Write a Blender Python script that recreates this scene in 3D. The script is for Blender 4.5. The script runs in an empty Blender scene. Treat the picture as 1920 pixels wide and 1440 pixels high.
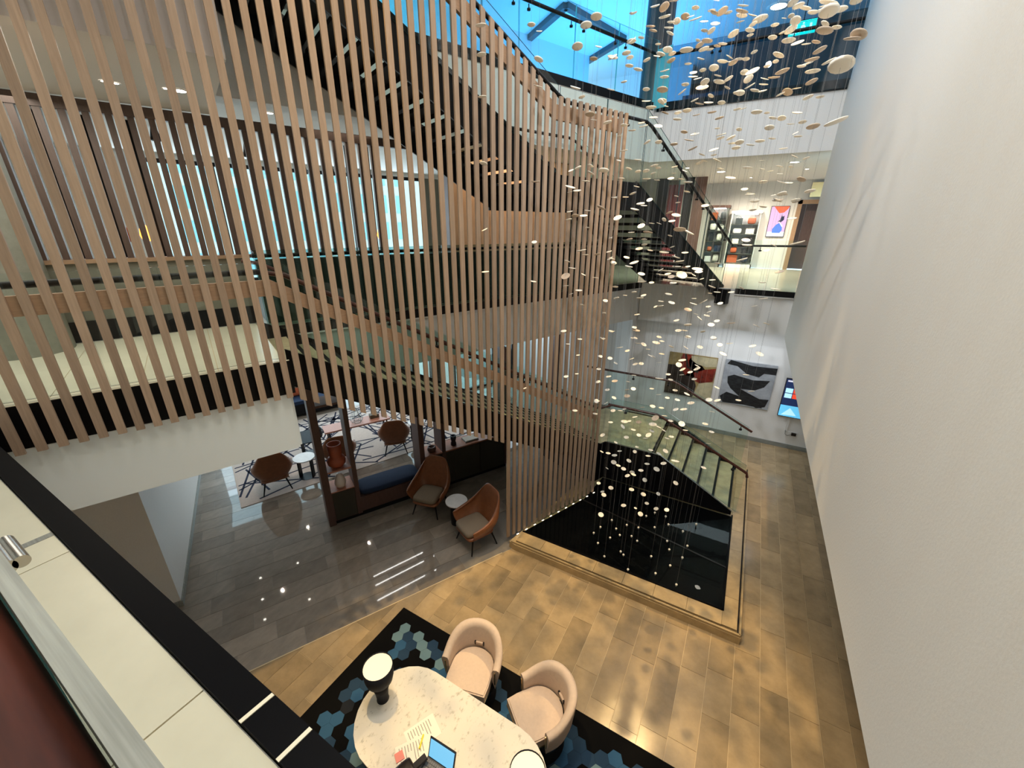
import bpy, math, random
from mathutils import Vector, Matrix
R = random.Random(7)
S = bpy.context.scene
COL = S.collection
V = Vector

# ------------------------------------------------------------------ camera, world, exposure, big lights
FPX, PITCH, ROLL, YAW, EYE = 761.8, .371706, .005465, .519863, 5.3
cF = V((0, math.cos(PITCH), -math.sin(PITCH))); cU0 = V((0, math.sin(PITCH), math.cos(PITCH))); cX0 = V((1, 0, 0))
cX = math.cos(ROLL) * cX0 + math.sin(ROLL) * cU0
cU = -math.sin(ROLL) * cX0 + math.cos(ROLL) * cU0
Rz = Matrix.Rotation(YAW, 3, 'Z')
cF, cX, cU = Rz @ cF, Rz @ cX, Rz @ cU
cam_d = bpy.data.cameras.new('camera'); cam = bpy.data.objects.new('camera', cam_d); COL.objects.link(cam)
M = Matrix.Identity(4)
for i in range(3):
    M[i][0], M[i][1], M[i][2] = cX[i], cU[i], -cF[i]
M[2][3] = EYE
cam.matrix_world = M
cam_d.sensor_fit = 'HORIZONTAL'; cam_d.sensor_width = 36; cam_d.lens = FPX / 1920 * 36; cam_d.clip_start = .02; cam_d.clip_end = 300
S.camera = cam
S.view_settings.view_transform = 'Standard'; S.view_settings.look = 'None'
S.view_settings.gamma = 1; S.view_settings.use_curve_mapping = False; S.view_settings.exposure = 0.0
wd = bpy.data.worlds.new('sky'); S.world = wd; wd.use_nodes = True
bg = wd.node_tree.nodes['Background']; bg.inputs[0].default_value = (.60, .88, 1, 1); bg.inputs[1].default_value = 3.2
cy = S.cycles
cy.max_bounces = 8; cy.diffuse_bounces = 4; cy.glossy_bounces = 4; cy.transmission_bounces = 6; cy.transparent_max_bounces = 24
cy.caustics_reflective = False; cy.caustics_refractive = False; cy.sample_clamp_indirect = 4; cy.blur_glossy = 0

def light(kind, name, loc, to, power, color, size=1, size_y=None, spot=None, blend=.4, radius=.1):
    d = bpy.data.lights.new(name, kind); d.energy = power; d.color = color
    if kind == 'AREA':
        d.size = size
        if size_y: d.shape = 'RECTANGLE'; d.size_y = size_y
    elif kind == 'SPOT':
        d.spot_size = math.radians(spot); d.spot_blend = blend; d.shadow_soft_size = radius
    else:
        d.shadow_soft_size = radius
    o = bpy.data.objects.new(name, d); COL.objects.link(o); o.location = loc
    v = V(to) - V(loc)
    o.rotation_euler = v.to_track_quat('-Z', 'Y').to_euler()
    return o

# plan frames: W = along / across the slatted screen, Q = lounge joinery grid
G3 = math.radians(22.739); D3 = V((math.sin(G3), math.cos(G3), 0)); N3 = V((math.cos(G3), -math.sin(G3), 0)); O3 = V((-2.87, 4.98, 0))
G4 = math.radians(27.6); D4 = V((math.sin(G4), math.cos(G4), 0)); N4 = V((math.cos(G4), -math.sin(G4), 0)); O4 = V((-5.95, 3.72, 0))
UP = V((0, 0, 1)); EX = V((1, 0, 0)); EY = V((0, 1, 0))
def W(s, o, z=0): return O3 + D3 * s + N3 * o + UP * z
def Q(a, b, z=0): return O4 + D4 * a + N4 * b + UP * z
def so(p): q = V(p) - O3; return q.dot(D3), q.dot(N3)
RZ3 = -G3; RZ4 = -G4                      # rotation of a thing whose local +Y runs along D3 / D4
L1, L2 = 3.95, 7.85

WARM = (1, .68, .30); COOL = (.72, .88, 1); BLUE = (.07, .43, 1)
for px_, py_ in ((-.3, 1.2), (-.3, 3.6), (-.3, 6.0), (-.3, 8.4), (-1.8, 2.4), (-1.8, 7.2)):
    light('SPOT', 'atrium_fill', (px_, py_, 10.85), (px_, py_, 0), 210, (1, .95, .90), spot=150, blend=1, radius=.22)  # soft general light added over the atrium
light('SPOT', 'atrium_spot', W(-2.3, .28, 10.6), (-1.7, 2.9, 0), 1800, WARM, spot=44, blend=.5, radius=.07)
light('SPOT', 'atrium_spot', (-.9, 8.6, 10.6), (-1.3, 3.6, 0), 3000, WARM, spot=36, blend=.6, radius=.06)
light('SPOT', 'atrium_spot', (.3, 5.8, 10.6), (-.3, 8.4, .6), 1300, WARM, spot=26, blend=.7, radius=.08)  # added to warm the lower stair treads
light('SPOT', 'atrium_spot', (.4, 2.6, 10.6), W(-1.6, 0, 6.0), 240, (1, .84, .62), spot=62, blend=.8, radius=.2)
light('SPOT', 'atrium_spot', (-.9, 1.6, 10.8), (-.9, 11, 3.6), 1100, (.90, .94, 1), spot=70, blend=.9, radius=.09)  # added to brighten the far bulkheads from the front
light('SPOT', 'wall_fill', (-2.0, 2.2, 10.6), (.9, 3.0, 4.0), 950, (1, .89, .74), spot=90, blend=1, radius=.6)  # unseen lamp added to brighten the right wall
light('AREA', 'upper_floor_cove', (-5.5, 15, 8.6), (-5.5, 15, 11), 330, BLUE, 5, 5)
light('AREA', 'upper_floor_cove', (-.8, 12.2, 9.0), (-.8, 12.2, 11), 22, (.2, .55, 1), 2, 1.6)
light('AREA', 'upper_floor_cove', W(0, -5, 8.6), W(0, -5, 11), 210, (.04, .6, 1), 3, 3)
for x_, y_ in ((-1.26, 13.63), (.37, 12.45), (-.6, 15.6), (.4, 15.4), (-1.9, 15.2), (-2.6, 12.6)):
    light('SPOT', 'shop_downlight', (x_, y_, 6.66), (x_, y_ + .9, 3.95), 260, (1, .86, .66), spot=130, blend=1, radius=.04)
light('AREA', 'corridor_light', (.2, 10.6, 2.93), (.2, 10.9, 0), 22, (.85, .92, 1), 2.2, .6)
light('AREA', 'landing_light', W(-4.6, -1.2, 6.5), W(-4.6, -1.2, 0), 55, (1, .98, .86), 2.4, 1.2)
light('AREA', 'balcony_light', (-1.6, -.6, 7.2), (-1.6, .0, 3.95), 36, (1, .95, .76), 3, .8)
light('AREA', 'restaurant_light', W(-1.5, -4.3, 6.55), W(-1.5, -4.3, 0), 45, (1, .85, .68), 4, 2)
light('AREA', 'timber_wall_fill', W(2.7, -3.0, 6.6), W(2.7, -3.5, 4.6), 30, (1, .78, .55), 2.6, .3)  # unseen lamp added to lift the dark timber wall
for s_, o_ in ((-3.4, -4.6), (-1.2, -4.9), (1.2, -4.9), (-2.4, -6.6), (.4, -6.6), (-4.6, -3.2)):
    light('SPOT', 'lounge_fill', W(s_, o_, 2.94), W(s_, o_, 0), 34, (1, .88, .72), spot=140, blend=1, radius=.02)  # unseen spots added to fill the lounge, apart from its ceiling fittings
light('AREA', 'window_daylight', W(-1.0, -7.7, 5.6), W(-1.0, 0, 4.8), 130, COOL, 7, 2.4)
light('AREA', 'window_daylight', W(-1.5, -9.7, 1.6), W(-1.5, -5, .2), 210, COOL, 9, 2.4)
light('AREA', 'window_daylight', W(4.2, -6.45, 1.9), W(4.6, -2, .6), 45, COOL, 2.6, 1.6)

# ------------------------------------------------------------------ materials
MATS = {}
def mat(name, col, rough=.6, metal=0, emit=0, ecol=None, noise=0, nscale=8, stretch=(1, 1, 1), rand=0, spec=None, bump=0, coords='Object', detail=4, col2=None, coat=0, lo=.3, hi=.7):
    m = bpy.data.materials.new(name); m.use_nodes = True; MATS[name] = m
    n, l = m.node_tree.nodes, m.node_tree.links
    b = n['Principled BSDF']
    b.inputs['Base Color'].default_value = (*col, 1); b.inputs['Roughness'].default_value = rough; b.inputs['Metallic'].default_value = metal
    if spec is not None: b.inputs['Specular IOR Level'].default_value = spec
    if coat: b.inputs['Coat Weight'].default_value = coat; b.inputs['Coat Roughness'].default_value = .05
    if emit:
        b.inputs['Emission Color'].default_value = (*(ecol or col), 1); b.inputs['Emission Strength'].default_value = emit
    if noise or rand:
        tc = n.new('ShaderNodeTexCoord'); mp = n.new('ShaderNodeMapping'); mp.inputs['Scale'].default_value = stretch
        nz = n.new('ShaderNodeTexNoise'); nz.inputs['Scale'].default_value = nscale; nz.inputs['Detail'].default_value = detail; nz.inputs['Roughness'].default_value = .65
        oi = n.new('ShaderNodeObjectInfo')
        ad = n.new('ShaderNodeVectorMath'); ad.operation = 'MULTIPLY_ADD'
        l.new(tc.outputs[coords], mp.inputs[0])
        cb = n.new('ShaderNodeCombineXYZ')
        for i in range(3): l.new(oi.outputs['Random'], cb.inputs[i])
        l.new(cb.outputs[0], ad.inputs[0]); ad.inputs[1].default_value = (37, 53, 71) if rand else (0, 0, 0); l.new(mp.outputs[0], ad.inputs[2])
        l.new(ad.outputs[0], nz.inputs['Vector'])
        mx = n.new('ShaderNodeMix'); mx.data_type = 'RGBA'
        c2 = col2 or tuple(min(1, c * (1 + noise)) for c in col); c1 = tuple(c * (1 - noise) for c in col) if not col2 else col
        mx.inputs[6].default_value = (*c1, 1); mx.inputs[7].default_value = (*c2, 1)
        cr = n.new('ShaderNodeMapRange'); cr.inputs[1].default_value = lo; cr.inputs[2].default_value = hi
        l.new(nz.outputs[0], cr.inputs[0]); l.new(cr.outputs[0], mx.inputs[0])
        out = mx.outputs[2]
        if rand:
            hs = n.new('ShaderNodeHueSaturation'); mr = n.new('ShaderNodeMapRange')
            mr.inputs[3].default_value = 1 - rand; mr.inputs[4].default_value = 1 + rand
            l.new(oi.outputs['Random'], mr.inputs[0]); l.new(mr.outputs[0], hs.inputs['Value']); l.new(out, hs.inputs['Color']); out = hs.outputs[0]
        l.new(out, b.inputs['Base Color'])
        if bump:
            bp = n.new('ShaderNodeBump'); bp.inputs['Strength'].default_value = bump; bp.inputs['Distance'].default_value = .01
            l.new(nz.outputs[0], bp.inputs['Height']); l.new(bp.outputs[0], b.inputs['Normal'])
    return m
def glass(name, tint, refl=.06, grough=.0, rmax=.6):
    m = bpy.data.materials.new(name); m.use_nodes = True; MATS[name] = m
    n, l = m.node_tree.nodes, m.node_tree.links; n.remove(n['Principled BSDF'])
    t = n.new('ShaderNodeBsdfTransparent'); t.inputs[0].default_value = (*tint, 1)
    g = n.new('ShaderNodeBsdfGlossy'); g.inputs['Roughness'].default_value = grough
    fr = n.new('ShaderNodeLayerWeight'); fr.inputs[0].default_value = .25
    mr = n.new('ShaderNodeMapRange'); mr.inputs[3].default_value = refl; mr.inputs[4].default_value = rmax
    mx = n.new('ShaderNodeMixShader'); ge = n.new('ShaderNodeNewGeometry'); mu = n.new('ShaderNodeMath'); mu.operation = 'SUBTRACT'; mu.use_clamp = True
    l.new(fr.outputs['Fresnel'], mr.inputs[0]); l.new(mr.outputs[0], mu.inputs[0]); l.new(ge.outputs['Backfacing'], mu.inputs[1]); l.new(mu.outputs[0], mx.inputs[0]); l.new(t.outputs[0], mx.inputs[1]); l.new(g.outputs[0], mx.inputs[2])
    l.new(mx.outputs[0], n['Material Output'].inputs[0])
    return m
mat('white_paint', (.74, .73, .71), .75, noise=.03, nscale=60, bump=.15); mat('warm_white', (.76, .73, .675), .75, noise=.03, nscale=60, bump=.15)
mat('panel_white', (.80, .86, .87), .7)
mat('ceiling_paint', (.72, .68, .66), .8)
mat('blue_ceiling', (.75, .80, .84), .7)
mat('grey_fascia', (.42, .43, .42), .7)
mat('stone', (.33, .245, .14), .2, noise=.2, nscale=4, rand=.19, coat=0, detail=8)
mat('stone_dark', (.235, .20, .165), .035, noise=.15, nscale=4, stretch=(2, 1, 1), rand=.2, detail=6, spec=.6)
mat('grout', (.62, .49, .30), .8)
mat('grout_dark', (.19, .17, .145), .6)
mat('plinth_stone', (.35, .26, .14), .3, noise=.22, nscale=5, detail=6, rand=.08)
mat('cream_tile', (.66, .63, .49), .3, noise=.05, nscale=3, rand=.03)
mat('cream_floor', (.62, .58, .47), .18)
mat('tread_stone', (.40, .36, .22), .4, noise=.2, nscale=6)
mat('black_steel', (.004, .004, .005), .38, spec=.25)
mat('black_matte', (.005, .005, .006), .6, spec=.2)
mat('black_stone', (.003, .003, .004), .3, spec=.04)
mat('oak', (.36, .262, .19), .6, noise=.14, nscale=5, stretch=(14, 14, .7), rand=.16, spec=.2)
mat('oak_band', (.32, .20, .12), .55, noise=.12, nscale=5, stretch=(2, 2, 14))
mat('brown_post', (.085, .052, .04), .5, noise=.2, nscale=6, stretch=(10, 10, 1))
mat('handrail_wood', (.055, .018, .013), .35, noise=.3, nscale=5, stretch=(1, 14, 14))
mat('mahogany', (.05, .012, .007), .42, noise=.5, nscale=4, stretch=(1, 9, 9), spec=.3)
mat('walnut', (.10, .052, .042), .45, noise=.2, nscale=6, stretch=(8, 8, 1))
mat('walnut_lit', (.50, .22, .15), .4, noise=.12, nscale=6, stretch=(3, 12, 3))  # walnut for tops, with the light on them put into the colour
mat('dark_front', (.035, .03, .02), .35)
mat('navy_fabric', (.008, .022, .06), .9, noise=.2, nscale=60)
mat('tan_leather', (.22, .078, .03), .38, noise=.14, nscale=14)
mat('taupe_fabric', (.22, .17, .12), .9, noise=.1, nscale=80)
mat('blush_velvet', (.60, .47, .37), .75, noise=.05, nscale=30)
mat('brass', (.75, .55, .28), .25, metal=1)
mat('steel', (.55, .54, .52), .25, metal=1); mat('pale_glint', (.85, .80, .62), .35)  # the second colour stands for reflections on the black edges
mat('grey_gasket', (.23, .24, .22), .45, noise=.35, nscale=3, stretch=(1, 30, 30))
mat('marble', (.70, .62, .48), .16, noise=0, nscale=11, detail=8, col2=(.62, .53, .39))
MATS['marble'] = mat('marble_vein', (.46, .43, .35), .16, noise=.1, nscale=27, detail=6, stretch=(1, .6, 1), col2=(.74, .70, .61), lo=.30, hi=.44)
mat('marble_white', (.78, .78, .80), .12, noise=.06, nscale=10)
mat('porcelain', (.90, .85, .74), .35)
mat('porcelain_dark', (.52, .42, .32), .4)
mat('wire_grey', (.22, .22, .22), .5)
mat('terracotta', (.42, .10, .045), .5)
mat('ceramic_white', (.86, .78, .72), .35)
mat('ceramic_black', (.012, .013, .02), .45)
mat('rug_black', (.005, .005, .005), 1, spec=.05)
mat('rug_cream', (.56, .47, .42), .95, noise=.1, nscale=40)
mat('rug_navy', (.012, .016, .045), .95)
mat('hex_navy', (.010, .036, .075), .95); mat('hex_blue', (.022, .085, .17), .95); mat('hex_pale', (.13, .22, .25), .95); mat('hex_ink', (.004, .006, .010), .95)
mat('lamp_glow', (.45, .40, .28), .5, emit=.8, ecol=(1, .88, .56))
mat('lamp_black', (.010, .011, .017), .6, spec=.2); mat('pit_black', (.003, .003, .004), .5, spec=.06)
mat('bulb', (1, 1, 1), .5, emit=25, ecol=(1, .93, .8))
mat('tube', (1, 1, 1), .5, emit=22, ecol=(1, .98, .93))
mat('spark', (1, 1, 1), .5, emit=5, ecol=(1, .85, .6)); mat('bulb_orange', (1, .4, .05), .5, emit=6, ecol=(1, .28, .03))
mat('screen_blue', (.05, .1, .15), .3, emit=.95, ecol=(.22, .64, .96))
mat('paper', (.86, .80, .70), .8); mat('ink', (.25, .23, .2), .8)
mat('pink_note', (.80, .27, .22), .8); mat('yellow_pen', (.75, .68, .03), .4)
mat('keyboard', (.05, .045, .045), .5); mat('key', (.16, .15, .14), .5); mat('black_plastic', (.012, .008, .007), .3); mat('red_plastic', (.45, .03, .02), .4)
mat('curtain_red', (.16, .035, .04), .9); mat('olive_wall', (.16, .155, .12), .6); mat('dark_green', (.055, .065, .055), .4)
mat('warm_timber', (.50, .30, .17), .5, noise=.12, nscale=5, stretch=(8, 8, 1), rand=.1)
mat('concrete', (.25, .25, .21), .7, noise=.1, nscale=12)
mat('dark_teal', (.02, .05, .07), .5); mat('column_grey', (.055, .065, .075), .4); mat('facade', (.55, .55, .52), .8); mat('facade_glass', (.25, .45, .5), .15)
mat('exit_green', (0, .55, .42), .5, emit=1.6, ecol=(0, .75, .62)); mat('exit_white', (.8, 1, .95), .5, emit=2.2, ecol=(.7, 1, .95))
mat('sofa_fur', (.33, .30, .28), .95, noise=.5, nscale=25); mat('orange_fabric', (.5, .12, .05), .9); mat('olive_box', (.13, .10, .06), .6)
glass('glass_teal', (.90, .97, .955), .05); glass('pool_water', (.8, .85, .85), .014, 0, .10); glass('glass_clear', (.95, .98, .98), .05); glass('glass_dark', (.62, .72, .70), .05); glass('glass_blue', (.60, .74, .80), .06)
mat('glass_edge', (.02, .09, .10), .1); mat('glass_edge_bright', (.12, .55, .62), .1)

# ------------------------------------------------------------------ mesh helpers
class MB:
    def __init__(s): s.v, s.f, s.mi, s.sm = [], [], [], []
    def add(s, vs, fs, mi=0, sm=False):
        k = len(s.v); s.v += [V(v) for v in vs]; s.f += [[i + k for i in f] for f in fs]; s.mi += [mi] * len(fs); s.sm += [sm] * len(fs); return s
    def obox(s, o, ax, ay, az, mi=0):            # origin corner + three edge vectors
        o, ax, ay, az = V(o), V(ax), V(ay), V(az)
        if ax.cross(ay).dot(az) < 0: o, ax = o + ax, -ax
        p = [o, o + ax, o + ax + ay, o + ay]; p += [q + az for q in p]
        return s.add(p, [[3, 2, 1, 0], [4, 5, 6, 7], [0, 1, 5, 4], [1, 2, 6, 5], [2, 3, 7, 6], [3, 0, 4, 7]], mi)
    def box(s, x0, x1, y0, y1, z0, z1, mi=0): return s.obox((x0, y0, z0), (x1 - x0, 0, 0), (0, y1 - y0, 0), (0, 0, z1 - z0), mi)
    def wbox(s, s0, s1, o0, o1, z0, z1, mi=0): return s.obox(W(s0, o0, z0), D3 * (s1 - s0), N3 * (o1 - o0), UP * (z1 - z0), mi)
    def qbox(s, a0, a1, b0, b1, z0, z1, mi=0): return s.obox(Q(a0, b0, z0), D4 * (a1 - a0), N4 * (b1 - b0), UP * (z1 - z0), mi)
    def prism(s, poly, z0, z1, mi=0, mtop=None):
        n = len(poly); ar = sum(poly[i][0] * poly[(i + 1) % n][1] - poly[(i + 1) % n][0] * poly[i][1] for i in range(n))
        if ar < 0: poly = poly[::-1]
        s.add([(p[0], p[1], z0) for p in poly] + [(p[0], p[1], z1) for p in poly], [list(range(n))[::-1]] + [[i, (i + 1) % n, n + (i + 1) % n, n + i] for i in range(n)], mi)
        s.add([(p[0], p[1], z1) for p in poly], [list(range(n))], mi if mtop is None else mtop); return s
    def extrude(s, pts, vec, mi=0):               # planar 3-D polygon swept along vec
        n = len(pts); vec = V(vec); p = [V(q) for q in pts]
        nr = V((0, 0, 0))
        for i in range(n): nr += p[i].cross(p[(i + 1) % n])
        if nr.dot(vec) > 0: p = p[::-1]
        return s.add(p + [q + vec for q in p], [list(range(n)), list(range(n, 2 * n))[::-1]] + [[(i + 1) % n, i, n + i, n + (i + 1) % n] for i in range(n)], mi)
    def tube(s, pts, r, n=6, mi=0, r1=None, sm=True, caps=True):
        pts = [V(p) for p in pts]; m = len(pts); rings = []
        for i, p in enumerate(pts):
            t = (pts[min(i + 1, m - 1)] - pts[max(i - 1, 0)]).normalized()
            a = t.cross(UP) if abs(t.z) < .95 else t.cross(EX)
            a.normalize(); b = t.cross(a)
            rr = r if r1 is None else r + (r1 - r) * i / (m - 1)
            rings.append([p + (a * math.cos(k * math.tau / n) + b * math.sin(k * math.tau / n)) * rr for k in range(n)])
        fs = [[i * n + k, (i + 1) * n + k, (i + 1) * n + (k + 1) % n, i * n + (k + 1) % n] for i in range(m - 1) for k in range(n)]
        s.add([q for rg in rings for q in rg], fs, mi, sm)
        if caps:
            s.add(rings[0], [list(range(n))], mi); s.add(rings[-1], [list(range(n))[::-1]], mi)
        return s
    def lathe(s, prof, c=(0, 0, 0), n=16, mi=0, sm=True):
        c = V(c); m = len(prof)
        vs = [c + V((r * math.cos(k * math.tau / n), r * math.sin(k * math.tau / n), z)) for r, z in prof for k in range(n)]
        s.add(vs, [[i * n + k, i * n + (k + 1) % n, (i + 1) * n + (k + 1) % n, (i + 1) * n + k] for i in range(m - 1) for k in range(n)], mi, sm)
        return s
    def cyl(s, c, r, h, n=16, mi=0, sm=True):
        s.lathe([(r, 0), (r, h)], c, n, mi, sm); c = V(c)
        for z, rev in ((0, True), (h, False)):
            ring = [c + V((r * math.cos(k * math.tau / n), r * math.sin(k * math.tau / n), z)) for k in range(n)]
            s.add(ring, [list(range(n))[::-1] if rev else list(range(n))], mi)
        return s
    def rbox(s, x0, x1, y0, y1, z0, z1, r, mi=0):   # cushion: soft rounded box
        nx = 7
        def prof(t): return t
        vs, fs = [], []
        cx, cy, cz = (x0 + x1) / 2, (y0 + y1) / 2, (z0 + z1) / 2; hx, hy, hz = (x1 - x0) / 2, (y1 - y0) / 2, (z1 - z0) / 2
        m, k = 8, 16
        for i in range(m + 1):
            ph = -math.pi / 2 + math.pi * i / m
            for j in range(k):
                th = math.tau * j / k
                def sp(c, e): return math.copysign(abs(c) ** e, c)
                vs.append((cx + hx * sp(math.cos(ph), r) * sp(math.cos(th), .35), cy + hy * sp(math.cos(ph), r) * sp(math.sin(th), .35), cz + hz * sp(math.sin(ph), .6)))
        for i in range(m):
            for j in range(k): fs.append([i * k + j, i * k + (j + 1) % k, (i + 1) * k + (j + 1) % k, (i + 1) * k + j])
        return s.add(vs, fs, mi, True)
    def grid(s, rows, mi=0, sm=True, closed=False):
        m, n = len(rows), len(rows[0])
        return s.add([p for r in rows for p in r], [[i * n + j, i * n + (j + 1) % n, (i + 1) * n + (j + 1) % n, (i + 1) * n + j] for i in range(m - 1) for j in range(n if closed else n - 1)], mi, sm)
    def mesh(s, name, mats):
        me = bpy.data.meshes.new(name); me.from_pydata([tuple(v) for v in s.v], [], s.f)
        for m in (mats if isinstance(mats, (list, tuple)) else [mats]): me.materials.append(MATS[m])
        me.polygons.foreach_set('material_index', s.mi); me.polygons.foreach_set('use_smooth', s.sm); me.update(); return me
def pmat(o):
    m = Matrix.Identity(4)
    while o:
        m = Matrix.LocRotScale(o.location, o.rotation_euler, o.scale) @ (o.matrix_parent_inverse if o.parent else Matrix.Identity(4)) @ m if not o.parent else m
        o = o.parent
    return m
def link(me, name, parent=None, local=False):
    o = bpy.data.objects.new(name, me); COL.objects.link(o)
    if parent is not None:
        o.parent = parent
        if not local:                              # mesh written in world coordinates
            root = parent
            while root.parent: root = root.parent
            if parent is root: o.matrix_parent_inverse = Matrix.LocRotScale(root.location, root.rotation_euler, root.scale).inverted()
    return o
def obj(name, mb, mats, parent=None, local=False): return link(mb.mesh(name, mats), name, parent, local)
def tag(o, label, cat, group=None, kind=None):
    if label: o['label'] = label
    if cat: o['category'] = cat
    if group: o['group'] = group
    if kind: o['kind'] = kind
    return o
def thing(name, label, cat, loc=(0, 0, 0), rz=0, group=None):
    o = bpy.data.objects.new(name, None); COL.objects.link(o); o.empty_display_size = .1
    o.location = loc; o.rotation_euler = (0, 0, rz); return tag(o, label, cat, group)
def struct(name, mb, mats, label=None, parent=None):
    o = obj(name, mb, mats, parent)
    if parent is None: o['kind'] = 'structure'; o['label'] = label or name.replace('_', ' ')
    return o
def dup(root, loc, rz, label=None):
    r = root.copy(); COL.objects.link(r); r.location = loc; r.rotation_euler = (0, 0, rz)
    if label: r['label'] = label
    for ch in list(root.children):
        c = ch.copy(); COL.objects.link(c); c.parent = r
        for g in list(ch.children):
            d = g.copy(); COL.objects.link(d); d.parent = c
    return r
def clip(poly, p, n):                              # keep the side where (q-p).n >= 0
    out = []
    for i in range(len(poly)):
        a, b = V(poly[i]), V(poly[(i + 1) % len(poly)]); da, db = (a - p).dot(n), (b - p).dot(n)
        if da >= 0: out.append(a)
        if (da >= 0) != (db >= 0): out.append(a + (b - a) * (da / (da - db)))
    return out
def ray(x, y): return (x - 960) / FPX * cX + (720 - y) / FPX * cU + cF
def onz(x, y, z): d = ray(x, y); return V((0, 0, EYE)) + d * ((z - EYE) / d.z)

# ------------------------------------------------------------------ setting: ground floor
SP, SD = V((-4.59, 1.41)), V((1.73, 3.33)).normalized(); SN = V((SD.y, -SD.x))         # joint between the two floors
big = [V((-16, -3)), V((2.9, -3)), V((2.9, 11.6)), V((-16, 11.6))]
floor_m = struct('floor', MB().prism([tuple(p) for p in clip(big, SP, SN)], -.3, -.006), 'grout', 'ground floor of warm stone tiles around the pool')
floor_l = struct('floor', MB().prism([tuple(p) for p in clip([V((-19, -3)), V((2.9, -3)), V((2.9, 18)), V((-19, 18))], SP, -SN)], -.3, -.006), 'grout_dark', 'polished ground floor of the lounge')
PLINTH = [(-2.84, 4.90), (-2.72, 4.87), (.775, 4.90), (.765, 9.62), (-2.0, 9.62)]
def inside(p, poly):
    r = False
    for i in range(len(poly)):
        a, b = poly[i], poly[i - 1]
        if (a[1] > p[1]) != (b[1] > p[1]) and p[0] < (b[0] - a[0]) * (p[1] - a[1]) / (b[1] - a[1]) + a[0]: r = not r
    return r
def lay_tiles(parent, cells, m, keep=295):
    cells.sort(key=lambda c: c[0])
    rest = MB(); cache = {}
    for i, (d, poly, cen, full, key) in enumerate(cells):
        if i < keep:
            if full:
                if key not in cache: cache[key] = MB().prism([(p[0] - cen[0], p[1] - cen[1]) for p in poly], -.008, 0).mesh('tile', m)
                o = link(cache[key], 'tile', parent, True); o.location = (cen[0], cen[1], 0)
            else: obj('tile', MB().prism([tuple(p) for p in poly], -.008, 0), m, parent, True)
        else: rest.prism([tuple(p) for p in poly], -.008, 0)
    if rest.v:
        o = obj('far_tiles', rest, m, parent, True); o['kind'] = 'stuff'
cells = []
g = .0025
for c in range(-24, 7):
    x0 = .73 + .2965 * c; x1 = x0 + .2965
    y = -.6 - R.random() * .9
    while y < 11.4:
        y1 = min(y + R.choice((.6, .9, .9, .9)), 11.45); poly = [V((x0 + g, y + g)), V((x1 - g, y + g)), V((x1 - g, y1 - g)), V((x0 + g, y1 - g))]
        cen = V(((x0 + x1) / 2, (y + y1) / 2))
        if not (all(inside(p, PLINTH) for p in poly)) and x1 < 2.75:
            q = clip(poly, SP + SN * .008, SN) if cen.y < 9 else poly
            if len(q) > 2 and (cen.y < 9 or cen.x > -4):
                full = len(q) == 4 and all((a - b).length < 1e-6 for a, b in zip(q, poly)) and y1 < 11.4
                vis = cen.y > .9 and -4.6 < cen.x < 2.3
                if cen.y > 0: cells.append((cen.y + (0 if vis else 50) + (6 if cen.x < -3.6 and cen.y > 3 else 0), q, cen, full, round(y1 - y, 2)))
        y = y1
lay_tiles(floor_m, cells, 'stone')
cells = []
for c in range(-24, 4):
    b0 = .1 + .31 * c; a = -5.2 - R.random() * .8
    while a < 5.4:
        poly = [Q(a + g, b0 + g), Q(a + .8 - g, b0 + g), Q(a + .8 - g, b0 + .31 - g), Q(a + g, b0 + .31 - g)]; poly = [V((p.x, p.y)) for p in poly]
        cen = (poly[0] + poly[2]) / 2; q = clip(poly, SP - SN * .008, -SN)
        if len(q) > 2 and cen.y > -2.5: cells.append((cen.length + (30 if cen.y < .8 else 0), q, cen, len(q) == 4 and all((u - v).length < 1e-6 for u, v in zip(q, poly)), 'l'))
        a += .8
for c in range(0, 26):                                                   # strips that reach the joint on the near side
    b0 = .1 + .31 * (4 + c)
    a = -5.2 - R.random() * .8
    while a < 1.5:
        poly = [Q(a + g, b0 + g), Q(a + .8 - g, b0 + g), Q(a + .8 - g, b0 + .31 - g), Q(a + g, b0 + .31 - g)]; poly = [V((p.x, p.y)) for p in poly]
        cen = (poly[0] + poly[2]) / 2; q = clip(poly, SP - SN * .008, -SN)
        if len(q) > 2 and cen.y > -.2: cells.append((cen.length + (30 if cen.y < .8 else 0), q, cen, len(q) == 4 and all((u - v).length < 1e-6 for u, v in zip(q, poly)), 'l'))
        a += .8
lay_tiles(floor_l, cells, 'stone_dark')
j0, j1 = SP - SD * 1.6, SP + SD * 3.72
struct('trim_1', MB().prism([tuple(j0 - SN * .007), tuple(j1 - SN * .007), tuple(j1 + SN * .007), tuple(j0 + SN * .007)], -.006, .0012), 'grout', 'thin pale joint strip between the two floors')

# ------------------------------------------------------------------ setting: walls, slabs, ceilings
struct('wall_right', MB().box(.9, 1.15, -2.9, 10.95, 2.95, 11), 'warm_white', 'tall smooth white wall hanging above the floor on the right')
struct('wall_back', MB().box(-4.4, 2.9, 11.47, 11.6, 0, 3.0), 'white_paint', 'white ground floor wall with two paintings')
struct('baseboard_back', MB().box(-4.4, 2.75, 11.45, 11.468, 0, .11), 'grey_gasket', 'grey skirting under the paintings')
struct('wall_passage', MB().box(2.76, 2.9, -3, 11.46, 0, 3.0), 'white_paint')
struct('ceiling_passage', MB().box(1.16, 2.75, -2.8, 10.9, 2.96, 3.05), 'ceiling_paint')
struct('wall_near', MB().box(-9, 2.9, -3.2, -3.0, 0, 11), 'white_paint')
struct('wall_left', MB().wbox(-7.2, -7.0, -12, 3.2, 0, 11), 'white_paint')
struct('wall_lounge', MB().qbox(-3.3, -2.27, -6.5, .62, 0, 2.95), 'white_paint', 'white wall end beside the lounge under the landing')
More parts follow.
